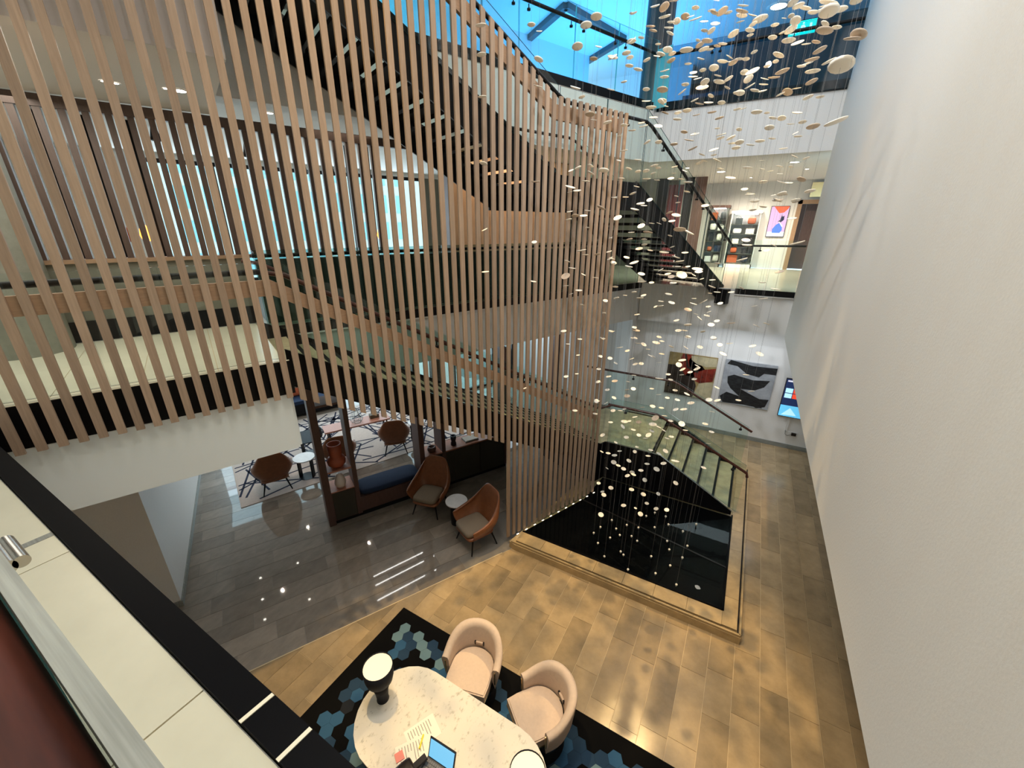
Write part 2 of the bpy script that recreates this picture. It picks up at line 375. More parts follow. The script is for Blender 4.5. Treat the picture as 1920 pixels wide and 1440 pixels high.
struct('baseboard_left', MB().qbox(-2.268, -2.25, -6.5, .63, 0, .1).qbox(-3.3, -2.25, .622, .64, 0, .1), 'grey_gasket', 'grey skirting along the white lounge wall')
A_, B_ = W(-2.87, -1.93), W(5.75, -1.93)
xy = lambda p: (p.x, p.y)
P_L1 = [xy(W(-7, -2.4)), xy(W(-2.87, -2.4)), xy(A_), xy(B_), (-2.42, 10.95), (2.9, 10.95), (2.9, 17.2), xy(W(9.6, -8)), xy(W(-7, -8))]
struct('floor', MB().prism(P_L1, 3.0, L1, 0, 1), ['white_paint', 'cream_floor'], 'first floor slab with its white bulkhead edge')
struct('floor', MB().box(-9, .89, -3, .25, 3.3, 3.94), 'white_paint', 'first floor balcony slab under the viewer')
struct('trim_2', MB().box(-9, .89, .252, .345, 3.3, 3.965), 'pit_black', 'black steel edge of the near balcony')
land = struct('floor', MB().wbox(-6.95, -2.9, -2.38, -.14, 2.95, 3.94), 'panel_white', 'first floor landing behind the slats')
struct('wall_fascia', MB().wbox(-6.9, -2.93, -.135, -.085, 2.95, 3.6), 'panel_white', 'plain white bulkhead panel below the slatted screen')
struct('trim_3', MB().wbox(-6.9, -2.87, -.135, -.08, 3.602, 3.965), 'black_steel', 'black steel edge of the landing behind the slats'); struct('trim_glint', MB().wbox(-6.9, -2.87, -.10, -.08, 3.966, 3.972), 'pale_glint', 'thin pale line shaped as a reflection along the landing edge')  # the thin pale line models a reflection beside the black edge
nt = struct('floor', MB().box(-9, .88, -2.9, .24, 3.941, 3.945), 'grout', 'cream tile floor of the near balcony')
for i in range(8):
    x1 = -1.237 + 1.148 * (1 - i); tl = MB().box(x1 - 1.148 + .003, min(x1, .88) - .003, -.9, .245, 3.945, 3.952)
    obj('tile', tl, 'cream_tile', nt)
obj('floor_strip', MB().box(-3.55, -3.45, -.9, .245, 3.9525, 3.954).box(-2.62, -2.58, -.9, .245, 3.9525, 3.954), 'grey_gasket', nt)
lt = struct('floor', MB().wbox(-6.9, -2.9, -2.36, -.16, 3.941, 3.944), 'grout', 'cream tile floor of the landing behind the slats')
for i in range(7):
    s0 = -2.905 - .58 * (i + 1); obj('tile', MB().wbox(s0 + .003, s0 + .577, -2.36, -1.2, 3.944, 3.951).wbox(s0 + .003, s0 + .577, -1.196, -.16, 3.944, 3.951), 'cream_tile', lt)
P_L2 = [xy(W(-7, -2.4)), xy(W(-2.87, -2.4)), xy(W(-2.87, -2.03)), xy(W(5.55, -2.03)), (-2.6, 10.95), (2.9, 10.95), (2.9, 22), (-10, 22), xy(W(9.6, -8)), xy(W(-7, -8))]
struct('floor', MB().prism(P_L2, 6.7, L2, 0, 1), ['white_paint', 'cream_floor'], 'second floor slab with its white bulkhead edge')
struct('floor', MB().wbox(-6.95, -2.88, -2.38, -.1, 6.56, L2), 'ceiling_paint', 'underside of the second floor landing')
struct('trim_4', MB().wbox(-2.86, 5.5, -2.035, -2.02, 7.72, 7.87).box(-2.55, .89, 10.93, 10.945, 7.70, 7.87), 'black_steel', 'dark metal edge of the second floor')
struct('trim_5', MB().box(-.28, .89, 10.925, 10.945, 3.84, 3.965).wbox(-2.85, 5.7, -1.925, -1.90, 3.82, 3.965), 'black_steel', 'dark metal edge of the first floor')
struct('trim_6', MB().box(-.28, .89, 10.915, 10.943, 3.815, 3.838).wbox(-2.85, 5.7, -1.925, -1.895, 3.795, 3.818), 'white_paint', 'thin white bead under the dark metal edge')
struct('ceiling', MB().prism([(-18, -3), (2.9, -3), (2.9, 22), (-18, 22)], 11, 11.2), 'blue_ceiling', 'high ceiling over the atrium and second floor')
struct('wall_upper_left', MB().wbox(-7, 9.6, -8.2, -8.0, L2, 11), 'blue_ceiling')
struct('wall_upper_back', MB().box(-11, 2.9, 22, 22.2, L2, 11).box(2.9, 3.1, 10.95, 22, 3, 11), 'dark_teal')
struct('wall_shop', MB().box(-7.5, .86, 17.2, 17.4, L1, 6.7).box(.86, 1.75, 17.2, 17.4, 6.12, 6.7), 'white_paint', 'cream wall behind the first floor display cabinets')
bx = MB().box(-9.2, -3.4, 19.6, 19.8, L2, 11); struct('wall_upper_blue', bx, 'blue_ceiling')
# second-floor dark partition with timber boards and ceiling tray
mp = struct('wall_upper_dark', MB().box(-3.3, -1.6, 17.8, 18.0, L2, 9.6).box(-1.6, 2.8, 14.9, 15.1, L2, 10.2), 'dark_teal', 'dark partition behind the second floor glass')
for i in range(9): obj('panel', MB().box(-3.28 + i * .185, -3.28 + i * .185 + .16, 17.76, 17.80, L2 + .1, 9.5), 'column_grey', mp)
tr = MB()
for a, b in (((-6.9, 17.3), (-7.7, 14.4)), ((-6.9, 17.3), (-5.0, 15.9)), ((-7.7, 14.4), (-5.8, 13.0)), ((-5.0, 15.9), (-5.8, 13.0))):
    a, b = V((*a, 10.86)), V((*b, 10.86)); d = (b - a).normalized(); n = V((-d.y, d.x, 0)); tr.obox(a - n * .09, b - a, n * .18, UP * .14)
struct('trim_7', tr, 'column_grey', 'stepped edge of the tray in the blue ceiling')
struct('pillar', MB().cyl((-2.78, 11.35, L2), .30, 3.15, 24), 'column_grey', 'round dark column behind the second floor glass corner')
struct('pillar', MB().cyl(W(-5.12, -2.2, L1), .37, 2.6, 24), 'concrete', 'round concrete column on the landing behind the slats')

# windows with their panes, and the street side beyond
def window(name, s0, s1, o, z0, z1, n, label, rails=()):
    fr = MB()
    for i in range(n + 1):
        s = s0 + (s1 - s0) * i / n; fr.wbox(s - .04, s + .04, o - .05, o + .05, z0, z1)
    fr.wbox(s0, s1, o - .05, o + .05, z0, z0 + .08).wbox(s0, s1, o - .05, o + .05, z1 - .08, z1)
    for z in rails: fr.wbox(s0, s1, o - .04, o + .04, z - .03, z + .03)
    f = struct(name, fr, 'black_steel', label)
    for i in range(n):
        a, b = s0 + (s1 - s0) * i / n, s0 + (s1 - s0) * (i + 1) / n
        obj('pane', MB().wbox(a + .04, b - .04, o - .006, o + .006, z0 + .08, z1 - .08), 'glass_clear', f)
window('window_1', -3.9, 2.6, -7.9, L1, 6.6, 5, 'first floor windows onto the street behind the slats')
window('window_2', -7, 2.5, -10.2, 0, 3.0, 7, 'lounge windows onto the street')
struct('wall_window_head', MB().wbox(-7, 9.6, -8.0, -7.8, 6.6, 6.7), 'white_paint')
struct('wall_upper_side', MB().wbox(2.6, 9.6, -8.0, -7.8, L1, 6.6), 'olive_wall'); struct('wall_upper_end', MB().wbox(-7, -3.9, -8.0, -7.8, L1, 6.6), 'white_paint')
window('window_3', 2.7, 5.9, -6.65, 0, 3.0, 4, 'shallow lounge windows behind the stair'); struct('wall_lounge_step', MB().wbox(2.5, 2.7, -10.2, -6.6, 0, 3.0), 'white_paint')
struct('wall_lounge_far', MB().wbox(5.9, 6.1, -6.6, -2.2, 0, 3.0), 'white_paint', 'white end wall of the lounge behind the lower stair'); struct('pillar', MB().wbox(5.7, 5.88, -5.2, -5.0, 0, 3.0), 'walnut', 'dark timber post by the end wall of the lounge')
fac = thing('building', 'pale office building across the street seen through the first floor windows', 'building', W(-1, -30, -6))
obj('wall', MB().wbox(-16, 14, -34, -30, -6, 14), 'facade', fac)
for r in range(5):
    for c in range(16): obj('window', MB().wbox(-13 + c * 1.6, -13 + c * 1.6 + .8, -30.0, -29.96, .2 + r * 2.0, 1.5 + r * 2.0), 'facade_glass', fac)

# ------------------------------------------------------------------ pool plinth
pl = thing('pool', 'raised black pool in a stone plinth beside the foot of the stair', 'pool', (-1.1, 6.3, 0))
obj('plinth', MB().prism(PLINTH, 0, .12), 'plinth_stone', pl)
# coping stones around the pool, with a dark slot near the outer edge
POOL = [(-2.735, 5.19), (.525, 5.22), (.515, 7.595), (-2.02, 7.595), xy(W(2.5, .07)), ]
def strip(p, q, w0, w1, n, nm, z0, z1, m):
    p, q = V(p), V(q); d = q - p; u = d.normalized(); nn = V((u.y, -u.x))
    for i in range(n):
        a, b = p + d * (i / n) + u * .002, p + d * ((i + 1) / n) - u * .002
        obj(nm, MB().prism([tuple(a + nn * w0), tuple(b + nn * w0), tuple(b + nn * w1), tuple(a + nn * w1)], z0, z1), m, pl)
strip((-2.735, 5.19), (.525, 5.215), 0, .245, 7, 'coping_stone', .12, .155, 'plinth_stone')
strip((-2.80, 4.915), (.765, 4.935), 0, .028, 6, 'edge_stone', .12, .155, 'plinth_stone')
strip((.527, 4.975), (.517, 9.35), 0, .19, 8, 'coping_stone', .12, .155, 'plinth_stone')
strip((.747, 4.92), (.737, 9.6), 0, .024, 7, 'edge_stone', .12, .155, 'plinth_stone')
obj('slot', MB().prism([(-2.79, 4.93), (.74, 4.944), (.74, 4.97), (-2.78, 4.945)], .12, .1215).prism([(.725, 4.95), (.745, 4.95), (.735, 9.6), (.715, 9.6)], .12, .1215), 'black_matte', pl)
# black slabs under a film of water: a low weir divides the pool
obj('basin', MB().prism([(x, y) for x, y in POOL], .06, .125), 'black_stone', pl)
mid0, mid1 = V((-2.13, 6.66)), V((.52, 6.18))
def slab(poly, z): obj('pool_slab', MB().prism(poly, .125, z), 'black_stone', pl)
slab([(-2.73, 5.20), (-.55, 5.22), (-.62, 6.36), (-2.14, 6.62)], .146)
slab([(-.53, 5.22), (.52, 5.225), (.518, 6.13), (-.60, 6.355)], .150)
slab([(-2.12, 6.64), (-1.42, 6.50), (-1.40, 7.59), (-2.03, 7.59)], .142)
slab([(-1.40, 6.50), (.515, 6.16), (.513, 7.59), (-1.38, 7.59)], .132)
bw = V((-2.14, 6.63, .125)); ew = V((.517, 6.14, .125)); dw = ew - bw; nw = V((dw.y, -dw.x, 0)).normalized()
obj('weir', MB().obox(bw, dw, nw * .035, UP * .034), 'black_steel', pl)
wt = obj('water', MB().prism([(-2.72, 5.215), (.51, 5.24), (.503, 7.585), (-2.03, 7.585)], .151, .1525), 'pool_water', pl)
obj('pool_edge', MB().prism([(-2.735, 5.19), (.525, 5.22), (.525, 5.245), (-2.725, 5.215)], .125, .17).prism([(.515, 5.22), (.54, 5.22), (.53, 7.595), (.505, 7.595)], .125, .17), 'black_stone', pl)
for i in range(11):
    p = W(.12 + i * .2, .03, .155); obj('uplight', MB().obox(p, D3 * .045, N3 * .012, UP * .005), 'spark', pl)

# ------------------------------------------------------------------ staircases
def panel(mb, pts, thick, edge_mi=1):              # glass sheet: two faces, greenish rim
    p = [V(q) for q in pts]; n = len(p); off = V(thick); q = [a + off for a in p]
    mb.add(p, [list(range(n))], 0); mb.add(q, [list(range(n))[::-1]], 0)
    for i in range(n):
        j = (i + 1) % n; mb.add([p[i], p[j], q[j], q[i]], [[0, 1, 2, 3]], edge_mi)
    return mb
def rail(parent, pts, r, m, name='handrail'): return obj(name, MB().tube(pts, r, 8), m, parent)
def brackets(parent, pts, side, m='black_steel'):
    for p in pts:
        p = V(p); obj('rail_bracket', MB().tube([p, p - UP * .05, p - UP * .06 + V(side) * .07], .009, 6).lathe([(0, -.03), (.03, -.03), (.03, .0), (0, 0)], p - UP * .06, 10), m, parent)

# lower stair: short flight rising to the left beside the pool, then a long flight along the screen
lo = thing('staircase', 'lower staircase with stone treads and glass sides rising from the pool plinth', 'staircase', (-.4, 8.4, .15))
YN, YF = 7.6, 9.42
for i in range(5):
    z = 1.0 - .142 * (i + 1); x0 = -1.07 + .305 * i
    t = MB().box(x0, x0 + .305, YN + .03, YF - .03, z - .04, z)
    obj('tread', t, 'tread_stone', lo)
    obj('riser', MB().box(x0 - .012, x0, YN + .03, YF - .03, z, z + .10), 'tread_stone', lo)
    obj('nosing', MB().box(x0 + .262, x0 + .305, YN + .03, YF - .03, z - .001, z + .003), 'black_matte', lo)
obj('nosing', MB().box(-1.115, -1.07, YN + .03, YF - .03, .999, 1.003), 'black_matte', lo)
S_B = 2.45
land_poly = [(-1.07, YN + .03), xy(W(2.74, -.27)), xy(W(S_B, -.27)), xy(W(S_B, -1.87)), xy(W(3.9, -1.87)), (-1.9, YF - .03), (-1.07, YF - .03)]
obj('landing', MB().prism(land_poly, .86, 1.0), 'tread_stone', lo)
for yy, nm in ((YN, 'stringer'), (YF - .03, 'stringer')):
    x1 = .49
    obj(nm, MB().extrude([(-2.03, yy, .15), (x1, yy, .155), (x1, yy, .235), (-.93, yy, 1.03), (-2.03, yy, 1.03)], (0, .03, 0)), 'black_steel', lo)
    obj('stringer_cap', MB().obox((-2.03, yy - .004, 1.03), (1.10, 0, 0), (0, .038, 0), UP * .006).obox((-.93, yy - .004, 1.03), (1.42, 0, -.795), (0, .038, 0), UP * .006), 'steel', lo)
obj('stringer', MB().obox(W(2.74, -.27, .15), D3 * -.3, N3 * .03, UP * .88), 'black_steel', lo)
obj('landing_wall', MB().obox(W(S_B, -1.9, 0), N3 * 1.63, D3 * .03, UP * .86), 'black_matte', lo)
for yy, th in ((YN + .035, 1), (YF - .045, -1)):
    gp = MB()
    panel(gp, [(-2.02 if th > 0 else -2.65, yy, 1.01), (-1.02, yy, 1.01), (-1.02, yy, 2.02), (-2.02 if th > 0 else -2.65, yy, 2.02)], (0, .012, 0))
    obj('glass_panel', gp, ['glass_teal', 'glass_edge'], lo)
    gp = panel(MB(), [(-1.01, yy, 1.02), (-.2, yy, .63), (.54, yy, .24), (.56, yy, .24), (.56, yy, 1.25), (-1.01, yy, 2.02)], (0, .012, 0))
    obj('glass_panel', gp, ['glass_teal', 'glass_edge'], lo)
    if th > 0:
        rail(lo, [(-2.06, yy - .05, 1.90), (-1.10, yy - .05, 1.90), (-.98, yy - .05, 1.86), (.58, yy - .05, 1.13), (.60, yy - .05, 1.05)], .026, 'handrail_wood')
        brackets(lo, [(-1.7, yy - .05, 1.87), (-.9, yy - .05, 1.80), (.35, yy - .05, 1.21)], (0, .05, 0))
    else:
        rail(lo, [(-3.2, yy - .06, 2.02), (-1.12, yy - .06, 2.02), (-.98, yy - .06, 1.97), (.62, yy - .06, 1.19)], .026, 'handrail_wood')
        brackets(lo, [(-2.0, yy - .06, 1.98), (-1.2, yy - .06, 1.98), (.4, yy - .06, 1.27)], (0, .06, 0))
def flight(root, s0, s1, z0, z1, n, treads, tread_m, o0=-.27, o1=-1.87, thick=.05, riser=0, name='tread', riser_m=None, nos=None):
    rise, go = (z1 - z0) / n, (s1 - s0) / (n - 1)
    for i in range(1, n):
        z = z0 + rise * i; a = s0 + go * (i - 1); b = a + go
        mb = MB().wbox(a - (-.02 if go > 0 else .02) * -1, b, o1, o0, z - thick, z) if False else MB().wbox(a + .02 * (-1 if go > 0 else 1), b, o1, o0, z - thick, z)
        obj('tread', mb, tread_m, root)
        if riser: obj('riser', MB().wbox(a - .006, a + .006, o1, o0, z - rise + .002 if riser > 0 else z - rise * .45, z - thick), riser_m or tread_m, root)
        if nos: obj('nosing', MB().wbox(a + (-.02 if go > 0 else .02), a + (.03 if go > 0 else -.03), o1, o0, z, z + .003), nos, root)
def stringer(root, s0, s1, z0, z1, o, lo_, hi, m='black_steel', w=.03, ends=None):
    pts = [W(s0, o, z0 + lo_), W(s1, o, z1 + lo_), W(s1, o, z1 + hi), W(s0, o, z0 + hi)]
    obj('stringer', MB().extrude(pts, N3 * w), m, root)
def glass_run(root, s0, s1, z0, z1, o, n, lo_=.05, hi=1.02, m='glass_teal', em='glass_edge'):
    for i in range(n):
        a, b = i / n, (i + 1) / n; sa, sb = s0 + (s1 - s0) * a, s0 + (s1 - s0) * b; za, zb = z0 + (z1 - z0) * a, z0 + (z1 - z0) * b
        e = .006 * (1 if sb > sa else -1)
        obj('glass_panel', panel(MB(), [W(sa + e, o, za + lo_), W(sb - e, o, zb + lo_), W(sb - e, o, zb + hi), W(sa + e, o, za + hi)], N3 * .012), [m, em], root)
flight(lo, S_B, -2.85, 1.0, L1, 21, None, 'tread_stone', riser=1, riser_m='tread_stone', nos='black_matte')
for o in (-.27, -1.90): stringer(lo, S_B + .1, -2.87, .95, L1, o, -.30, .10)
obj('soffit', MB().extrude([W(S_B, -1.87, .62), W(-2.87, -1.87, 3.62), W(-2.87, -1.87, 3.66), W(S_B, -1.87, .66)], N3 * 1.6), 'black_matte', lo)
glass_run(lo, 2.4, -2.8, 1.02, L1, -.245, 4); glass_run(lo, 2.4, -2.8, 1.02, L1, -1.905, 4)
for o in (-.19, -1.83):
    rail(lo, [W(2.75, o, 1.90), W(2.35, o, 1.93), W(-2.75, o, 4.82), W(-2.95, o, 4.86)], .024, 'handrail_wood')
    brackets(lo, [W(s, o, 1.93 + (2.35 - s) * .567 - .02) for s in (1.9, .4, -1.1, -2.4)], N3 * -.05)

# upper stair: two straight flights and a landing, all black steel, directly above
up = thing('staircase', 'upper black steel staircase with open risers climbing behind the slats', 'staircase', W(6.5, -1.1, L1))
ZM = 5.93
flight(up, 6.45, 2.75, L1, ZM, 14, None, 'black_matte', thick=.05)
for i in range(1, 14):                              # pale strip on the front edge of every tread of the first flight
    z = L1 + (ZM - L1) / 14 * i; a = 6.45 - (3.7 / 13) * (i - 1)
    obj('nosing', MB().wbox(a - .02, a + .022, -1.87, -.27, z - .028, z + .003), 'tread_stone', up)
obj('landing', MB().wbox(.98, 2.80, -1.9, -.27, ZM - .12, ZM), 'black_matte', up)
obj('landing_edge', MB().wbox(.95, 2.9, -.27, -.24, ZM - .38, ZM + .06).wbox(.95, 2.9, -1.93, -1.90, ZM - .38, ZM + .06), 'black_steel', up)
flight(up, 1.0, -2.62, ZM, L2, 14, None, 'black_matte', thick=.05)
for i in range(1, 14):
    z = ZM + (L2 - ZM) / 14 * i; a = 1.0 - (3.62 / 13) * (i - 1)
    obj('riser', MB().wbox(a - .03, a - .02, -1.87, -.27, z - .10, z - .05), 'black_matte', up)
for o in (-.27, -1.93):
    stringer(up, 6.6, 2.85, 3.93, ZM + .02, o, -.36, .06); stringer(up, 1.0, -2.7, ZM, L2 + .03, o, -.36, .12)
obj('foot_plate', MB().wbox(6.42, 6.62, -1.93, -.24, 3.57, 3.95).wbox(6.3, 6.95, -.26, .0, 3.6, 3.94), 'black_steel', up)
glass_run(up, 6.45, 2.95, L1 + .05, ZM, -.235, 3, .02, 1.12); glass_run(up, 6.45, 2.95, L1 + .05, ZM, -1.945, 3, .02, 1.1)
glass_run(up, 2.93, .98, ZM, ZM, -.235, 2, .05, 1.12); glass_run(up, .96, -2.7, ZM, L2, -.235, 3, .08, 1.12); glass_run(up, .96, -2.7, ZM, L2, -1.945, 3, .08, 1.1)
for o, q in ((-.18, -.05), (-1.89, -.05)):
    rail(up, [W(6.5, o, 4.90), W(3.02, o, 6.82), W(2.86, o, 6.87), W(1.05, o, 6.87), W(.9, o, 6.93), W(-2.8, o, 8.78)], .026, 'black_steel')
    brackets(up, [W(s, o, 4.90 + (6.5 - s) * .5517 - .02) for s in (6.1, 5.0, 4.7, 3.4)] + [W(s, o, 6.84) for s in (2.4, 1.4)], N3 * q)

# ------------------------------------------------------------------ slatted oak screen
sc = thing('slatted_screen', 'tall screen of upright oak slats hung in front of the staircase', 'screen', W(0, 0, .15))
def top_z(s): return 6.86 if s > .72 else (min(8.78, 6.86 + .557 * (.74 - s)))
def bot_z(s): return .155 if s > -.08 else (3.585 if s < -2.9 else 2.03 + .537 * (-s))
for k in range(-12, 48):
    s = -3.572 + .121 * k; m_ = s + .03
    z0, z1 = bot_z(m_), top_z(m_); z0b, z1b = z0, z1
    if -2.9 < m_ <= -.08: z0b = z0 - .537 * .06
    if m_ < .72 and z1 < 8.78: z1b = z1 - .557 * .06
    a, b = W(s, -.03), W(s + .058, -.03)
    obj('slat', MB().extrude([a + UP * z0, b + UP * z0b, b + UP * z1b, a + UP * z1], N3 * .03), 'oak', sc)
def bz(s): return 4.80 if s < -2.9 else 4.80 - .567 * (s + 2.9)
def band(pts, h, o0=-.075, o1=-.031):
    mb = MB()
    for (s0, z0), (s1, z1) in zip(pts, pts[1:]): mb.extrude([W(s0, o0, z0 - h), W(s1, o0, z1 - h), W(s1, o0, z1), W(s0, o0, z0)], N3 * (o1 - o0))
    return obj('batten', mb, 'oak_band', sc)
band([(-5.02, 4.80), (-2.9, 4.80), (2.1, 4.80 - .567 * 5.0)], .15)
band([(-5.02, 8.65), (-2.7, 8.65), (.74, 6.77), (2.1, 6.77)], .17)
# landing guard behind the screen
gd = thing('balustrade', 'glass guard with dark handrail along the landing behind the slats', 'balustrade', W(-3.9, -.17, L1))
for i in range(3): obj('glass_panel', panel(MB(), [W(-4.95 + i * .69, -.18, 3.975), W(-4.95 + i * .69 + .68, -.18, 3.975), W(-4.95 + i * .69 + .68, -.18, 4.95), W(-4.95 + i * .69, -.18, 4.95)], N3 * .012), ['glass_clear', 'glass_edge'], gd)
rail(gd, [W(-4.98, -.24, 4.86), W(-2.9, -.24, 4.86)], .028, 'black_matte')

# ------------------------------------------------------------------ lounge joinery
un = thing('shelf_unit', 'long walnut open shelf unit with a blue bench between lounge and hall', 'shelving', Q(1.8, -.2, 0))
def qb(nm, a0, a1, b0, b1, z0, z1, m): return obj(nm, MB().qbox(a0, a1, b0, b1, z0, z1), m, un)
qb('post', -.1, .02, -.42, 0, .0, 2.9, 'walnut'); qb('post', .43, .51, -.42, 0, .08, 2.9, 'walnut')
qb('post', 1.74, 1.84, -.42, 0, .08, 2.9, 'walnut'); qb('post', 2.22, 2.30, -.42, 0, .08, 2.9, 'walnut'); qb('post', 3.74, 3.84, -.42, 0, .08, 2.9, 'walnut')
qb('kick_board', .0, 3.8, -.40, -.04, 0, .08, 'black_matte')
c = qb('cabinet', .02, .43, -.42, -.02, .08, .70, 'walnut'); obj('door', MB().qbox(.035, .42, -.02, -.008, .1, .68), 'dark_front', c)
qb('cabinet_top', .02, .43, -.42, 0, .70, .72, 'walnut_lit'); qb('shelf', .02, .43, -.42, 0, 1.12, 1.15, 'walnut_lit')
qb('shelf', .02, .43, -.42, 0, 2.42, 2.46, 'walnut')
qb('bench_box', .51, 1.74, -.50, -.05, .08, .40, 'walnut'); qb('bench_board', .51, 1.74, -.50, 0, .40, .43, 'walnut')
cu = MB().rbox(0, 1.22, 0, .50, 0, .12, .15); cm = cu.mesh('cushion', 'navy_fabric'); o = link(cm, 'cushion', un, True)
o.location = Q(.515, .0, .432) - V(un.location); o.rotation_euler = (0, 0, math.pi / 2 - G4)
c = qb('cabinet', 1.84, 3.74, -.42, -.02, .08, .86, 'dark_front'); qb('cabinet_top', 1.84, 3.74, -.42, 0, .86, .89, 'walnut_lit')
for i in range(3): obj('door', MB().qbox(1.86 + i * .626, 1.86 + i * .626 + .61, -.02, -.006, .1, .84), 'dark_front', c)
def lathe_thing(name, label, cat, prof, at, m, n=20, group=None):
    o = obj(name, MB().lathe(prof, (0, 0, 0), n), m); o.location = at; return tag(o, label, cat, group)
lathe_thing('vase', 'terracotta vase with round belly and wide neck on the middle shelf', 'vase', [(0, 0), (.10, 0), (.155, .06), (.165, .12), (.14, .18), (.105, .205), (.11, .23), (.125, .46), (.112, .46), (.095, .24), (0, .23)], Q(.22, -.17, 1.15), 'terracotta')
lathe_thing('vase', 'small white egg-shaped vase on the low cabinet of the shelf unit', 'vase', [(0, 0), (.075, 0), (.10, .06), (.098, .12), (.07, .22), (.04, .275), (.025, .28), (0, .27)], Q(.22, -.14, .72), 'ceramic_white')
lathe_thing('vase', 'slim black vase on the low cabinet right of the bench', 'vase', [(0, 0), (.06, 0), (.06, .05), (.045, .09), (.06, .14), (.065, .22), (.05, .22), (.04, .12), (0, .1)], Q(2.55, -.16, .89), 'ceramic_black')
lathe_thing('pot', 'small dark pot on the walnut cabinet beside the third post', 'pot', [(0, 0), (.07, 0), (.095, .05), (.08, .11), (.06, .11), (.05, .05), (0, .04)], Q(2.05, -.15, .89), 'walnut')
bk = thing('book', 'thin pale book lying on the low walnut cabinet', 'book', Q(2.95, -.2, .89)); obj('cover', MB().qbox(2.8, 3.12, -.3, -.08, .89, .91), 'grey_gasket', bk); obj('pages', MB().qbox(2.81, 3.11, -.295, -.09, .911, .925), 'paper', bk)
cs = thing('console_table', 'low console table with reddish timber top between the lounge armchairs', 'table', Q(1.1, -2.68, 0))
obj('table_top', MB().qbox(.32, 1.86, -2.90, -2.47, .71, .745), 'walnut_lit', cs)
for a_ in (.40, 1.76):
    for b_ in (-2.86, -2.51): obj('leg', MB().qbox(a_, a_ + .03, b_ - .015, b_ + .015, .013, .71), 'black_steel', cs)
ob = obj('box', MB().qbox(1.42, 1.64, -2.80, -2.66, .7455, .84), 'olive_box'); tag(ob, 'small olive box on the console table beside the glass terrarium', 'box')
TQ = Q(1.10, -2.69, .747)
tv = thing('terrarium', 'faceted glass terrarium on the lounge console table', 'terrarium', TQ)
pr5 = [(.11, 0), (.15, .07), (.07, .34), (.0, .38)]
obj('glass', MB().lathe(pr5, TQ, 6, 0, False), 'glass_clear', tv)
fr = MB()
for k in range(6):
    fr.tube([TQ + V((r * math.cos(k * math.tau / 6), r * math.sin(k * math.tau / 6), z)) for r, z in pr5], .006, 4)
    for r, z in pr5[:3]:
        p = [TQ + V((0, 0, z)) + V((r * math.cos(q * math.tau / 6), r * math.sin(q * math.tau / 6), 0)) for q in (k, k + 1)]; fr.tube(p, .006, 4)
obj('frame', fr, 'steel', tv)

# ------------------------------------------------------------------ armchairs with winged shells
def wing_chair(label):
    t = thing('armchair', label, 'armchair', (0, 0, 0), 0, 'tan leather armchairs in the lounge')
    half = [  # plan columns from the middle of the back to the front tip of an arm, each from bottom to top
        [(0, .20, .30), (0, .26, .44), (0, .30, .60), (0, .345, .80), (0, .385, 1.02)],
        [(.10, .20, .30), (.15, .26, .44), (.20, .30, .60), (.185, .34, .80), (.155, .38, 1.02)],
        [(.17, .17, .30), (.27, .23, .44), (.345, .26, .60), (.30, .31, .78), (.235, .35, .96)],
        [(.22, .06, .29), (.33, .09, .43), (.375, .11, .57), (.35, .14, .63), (.325, .17, .68)],
        [(.24, -.08, .29), (.345, -.06, .42), (.375, -.05, .53), (.37, -.04, .56), (.365, -.03, .585)],
        [(.235, -.22, .29), (.32, -.25, .39), (.35, -.27, .47), (.35, -.275, .52), (.345, -.28, .545)]]
    cols = [[(-x, y, z) for x, y, z in c] for c in half[:0:-1]] + half
    mb = MB(); mb.grid([[V(c[k]) for c in cols] for k in range(5)])
    sh = obj('shell', mb, 'tan_leather', t, True)
    md = sh.modifiers.new('thick', 'SOLIDIFY'); md.thickness = .045; md.offset = 0
    md = sh.modifiers.new('smooth', 'SUBSURF'); md.levels = md.render_levels = 2
    obj('seat_pan', MB().rbox(-.27, .27, -.30, .24, .27, .34, .3), 'tan_leather', t, True)
    obj('seat_cushion', MB().rbox(-.245, .245, -.31, .20, .335, .45, .3), 'taupe_fabric', t, True)
    for sx, sy in ((-1, -1), (1, -1), (-1, 1), (1, 1)):
        obj('leg', MB().tube([(sx * .19, sy * .18, .29), (sx * .27, sy * .26, 0)], .018, 8, 0, .011), 'black_steel', t, True)
    return t
ch = wing_chair('tan leather armchair with taupe seat in front of the blue bench')
ch.location = (-4.71, 5.0, 0); ch.rotation_euler = (0, 0, math.radians(13))
dup(ch, (-3.42, 4.72, 0), math.radians(-24), 'tan leather armchair turned sideways close to the foot of the slatted screen')
dup(ch, (-6.98, 6.32, 0), math.radians(-133), 'tan leather armchair seen from behind in front of the console table')
dup(ch, (-8.06, 3.88, 0), math.radians(-116), 'tan leather armchair seen from behind at the near corner of the lounge rug')
dup(ch, (-7.5, 5.1, 0), math.radians(-126), 'tan leather armchair hidden behind the terracotta vase')
def side_table(label, at, r, h, mtop, mleg):
    t = thing('side_table', label, 'table', at)
    obj('table_top', MB().cyl((0, 0, h - .02), r, .02, 28), mtop, t, True)
    if mleg == 'drum': obj('base', MB().cyl((0, 0, 0), .12, h - .02, 20), 'black_steel', t, True)
    else:
        for k in range(2):
            a = k * math.pi + .5; obj('leg', MB().obox(V((math.cos(a) * .13 - .05 * math.sin(a), math.sin(a) * .13 + .05 * math.cos(a), .015)), V((math.sin(a), -math.cos(a), 0)) * .10, V((math.cos(a), math.sin(a), 0)) * .03, UP * (h - .035)), 'black_steel', t, True)
        obj('base', MB().cyl((0, 0, 0), .17, .015, 24), 'black_steel', t, True)
    return t
side_table('round side table with pale top on a black drum between the two armchairs', (-4.02, 4.95, 0), .205, .5, 'marble_white', 'drum')
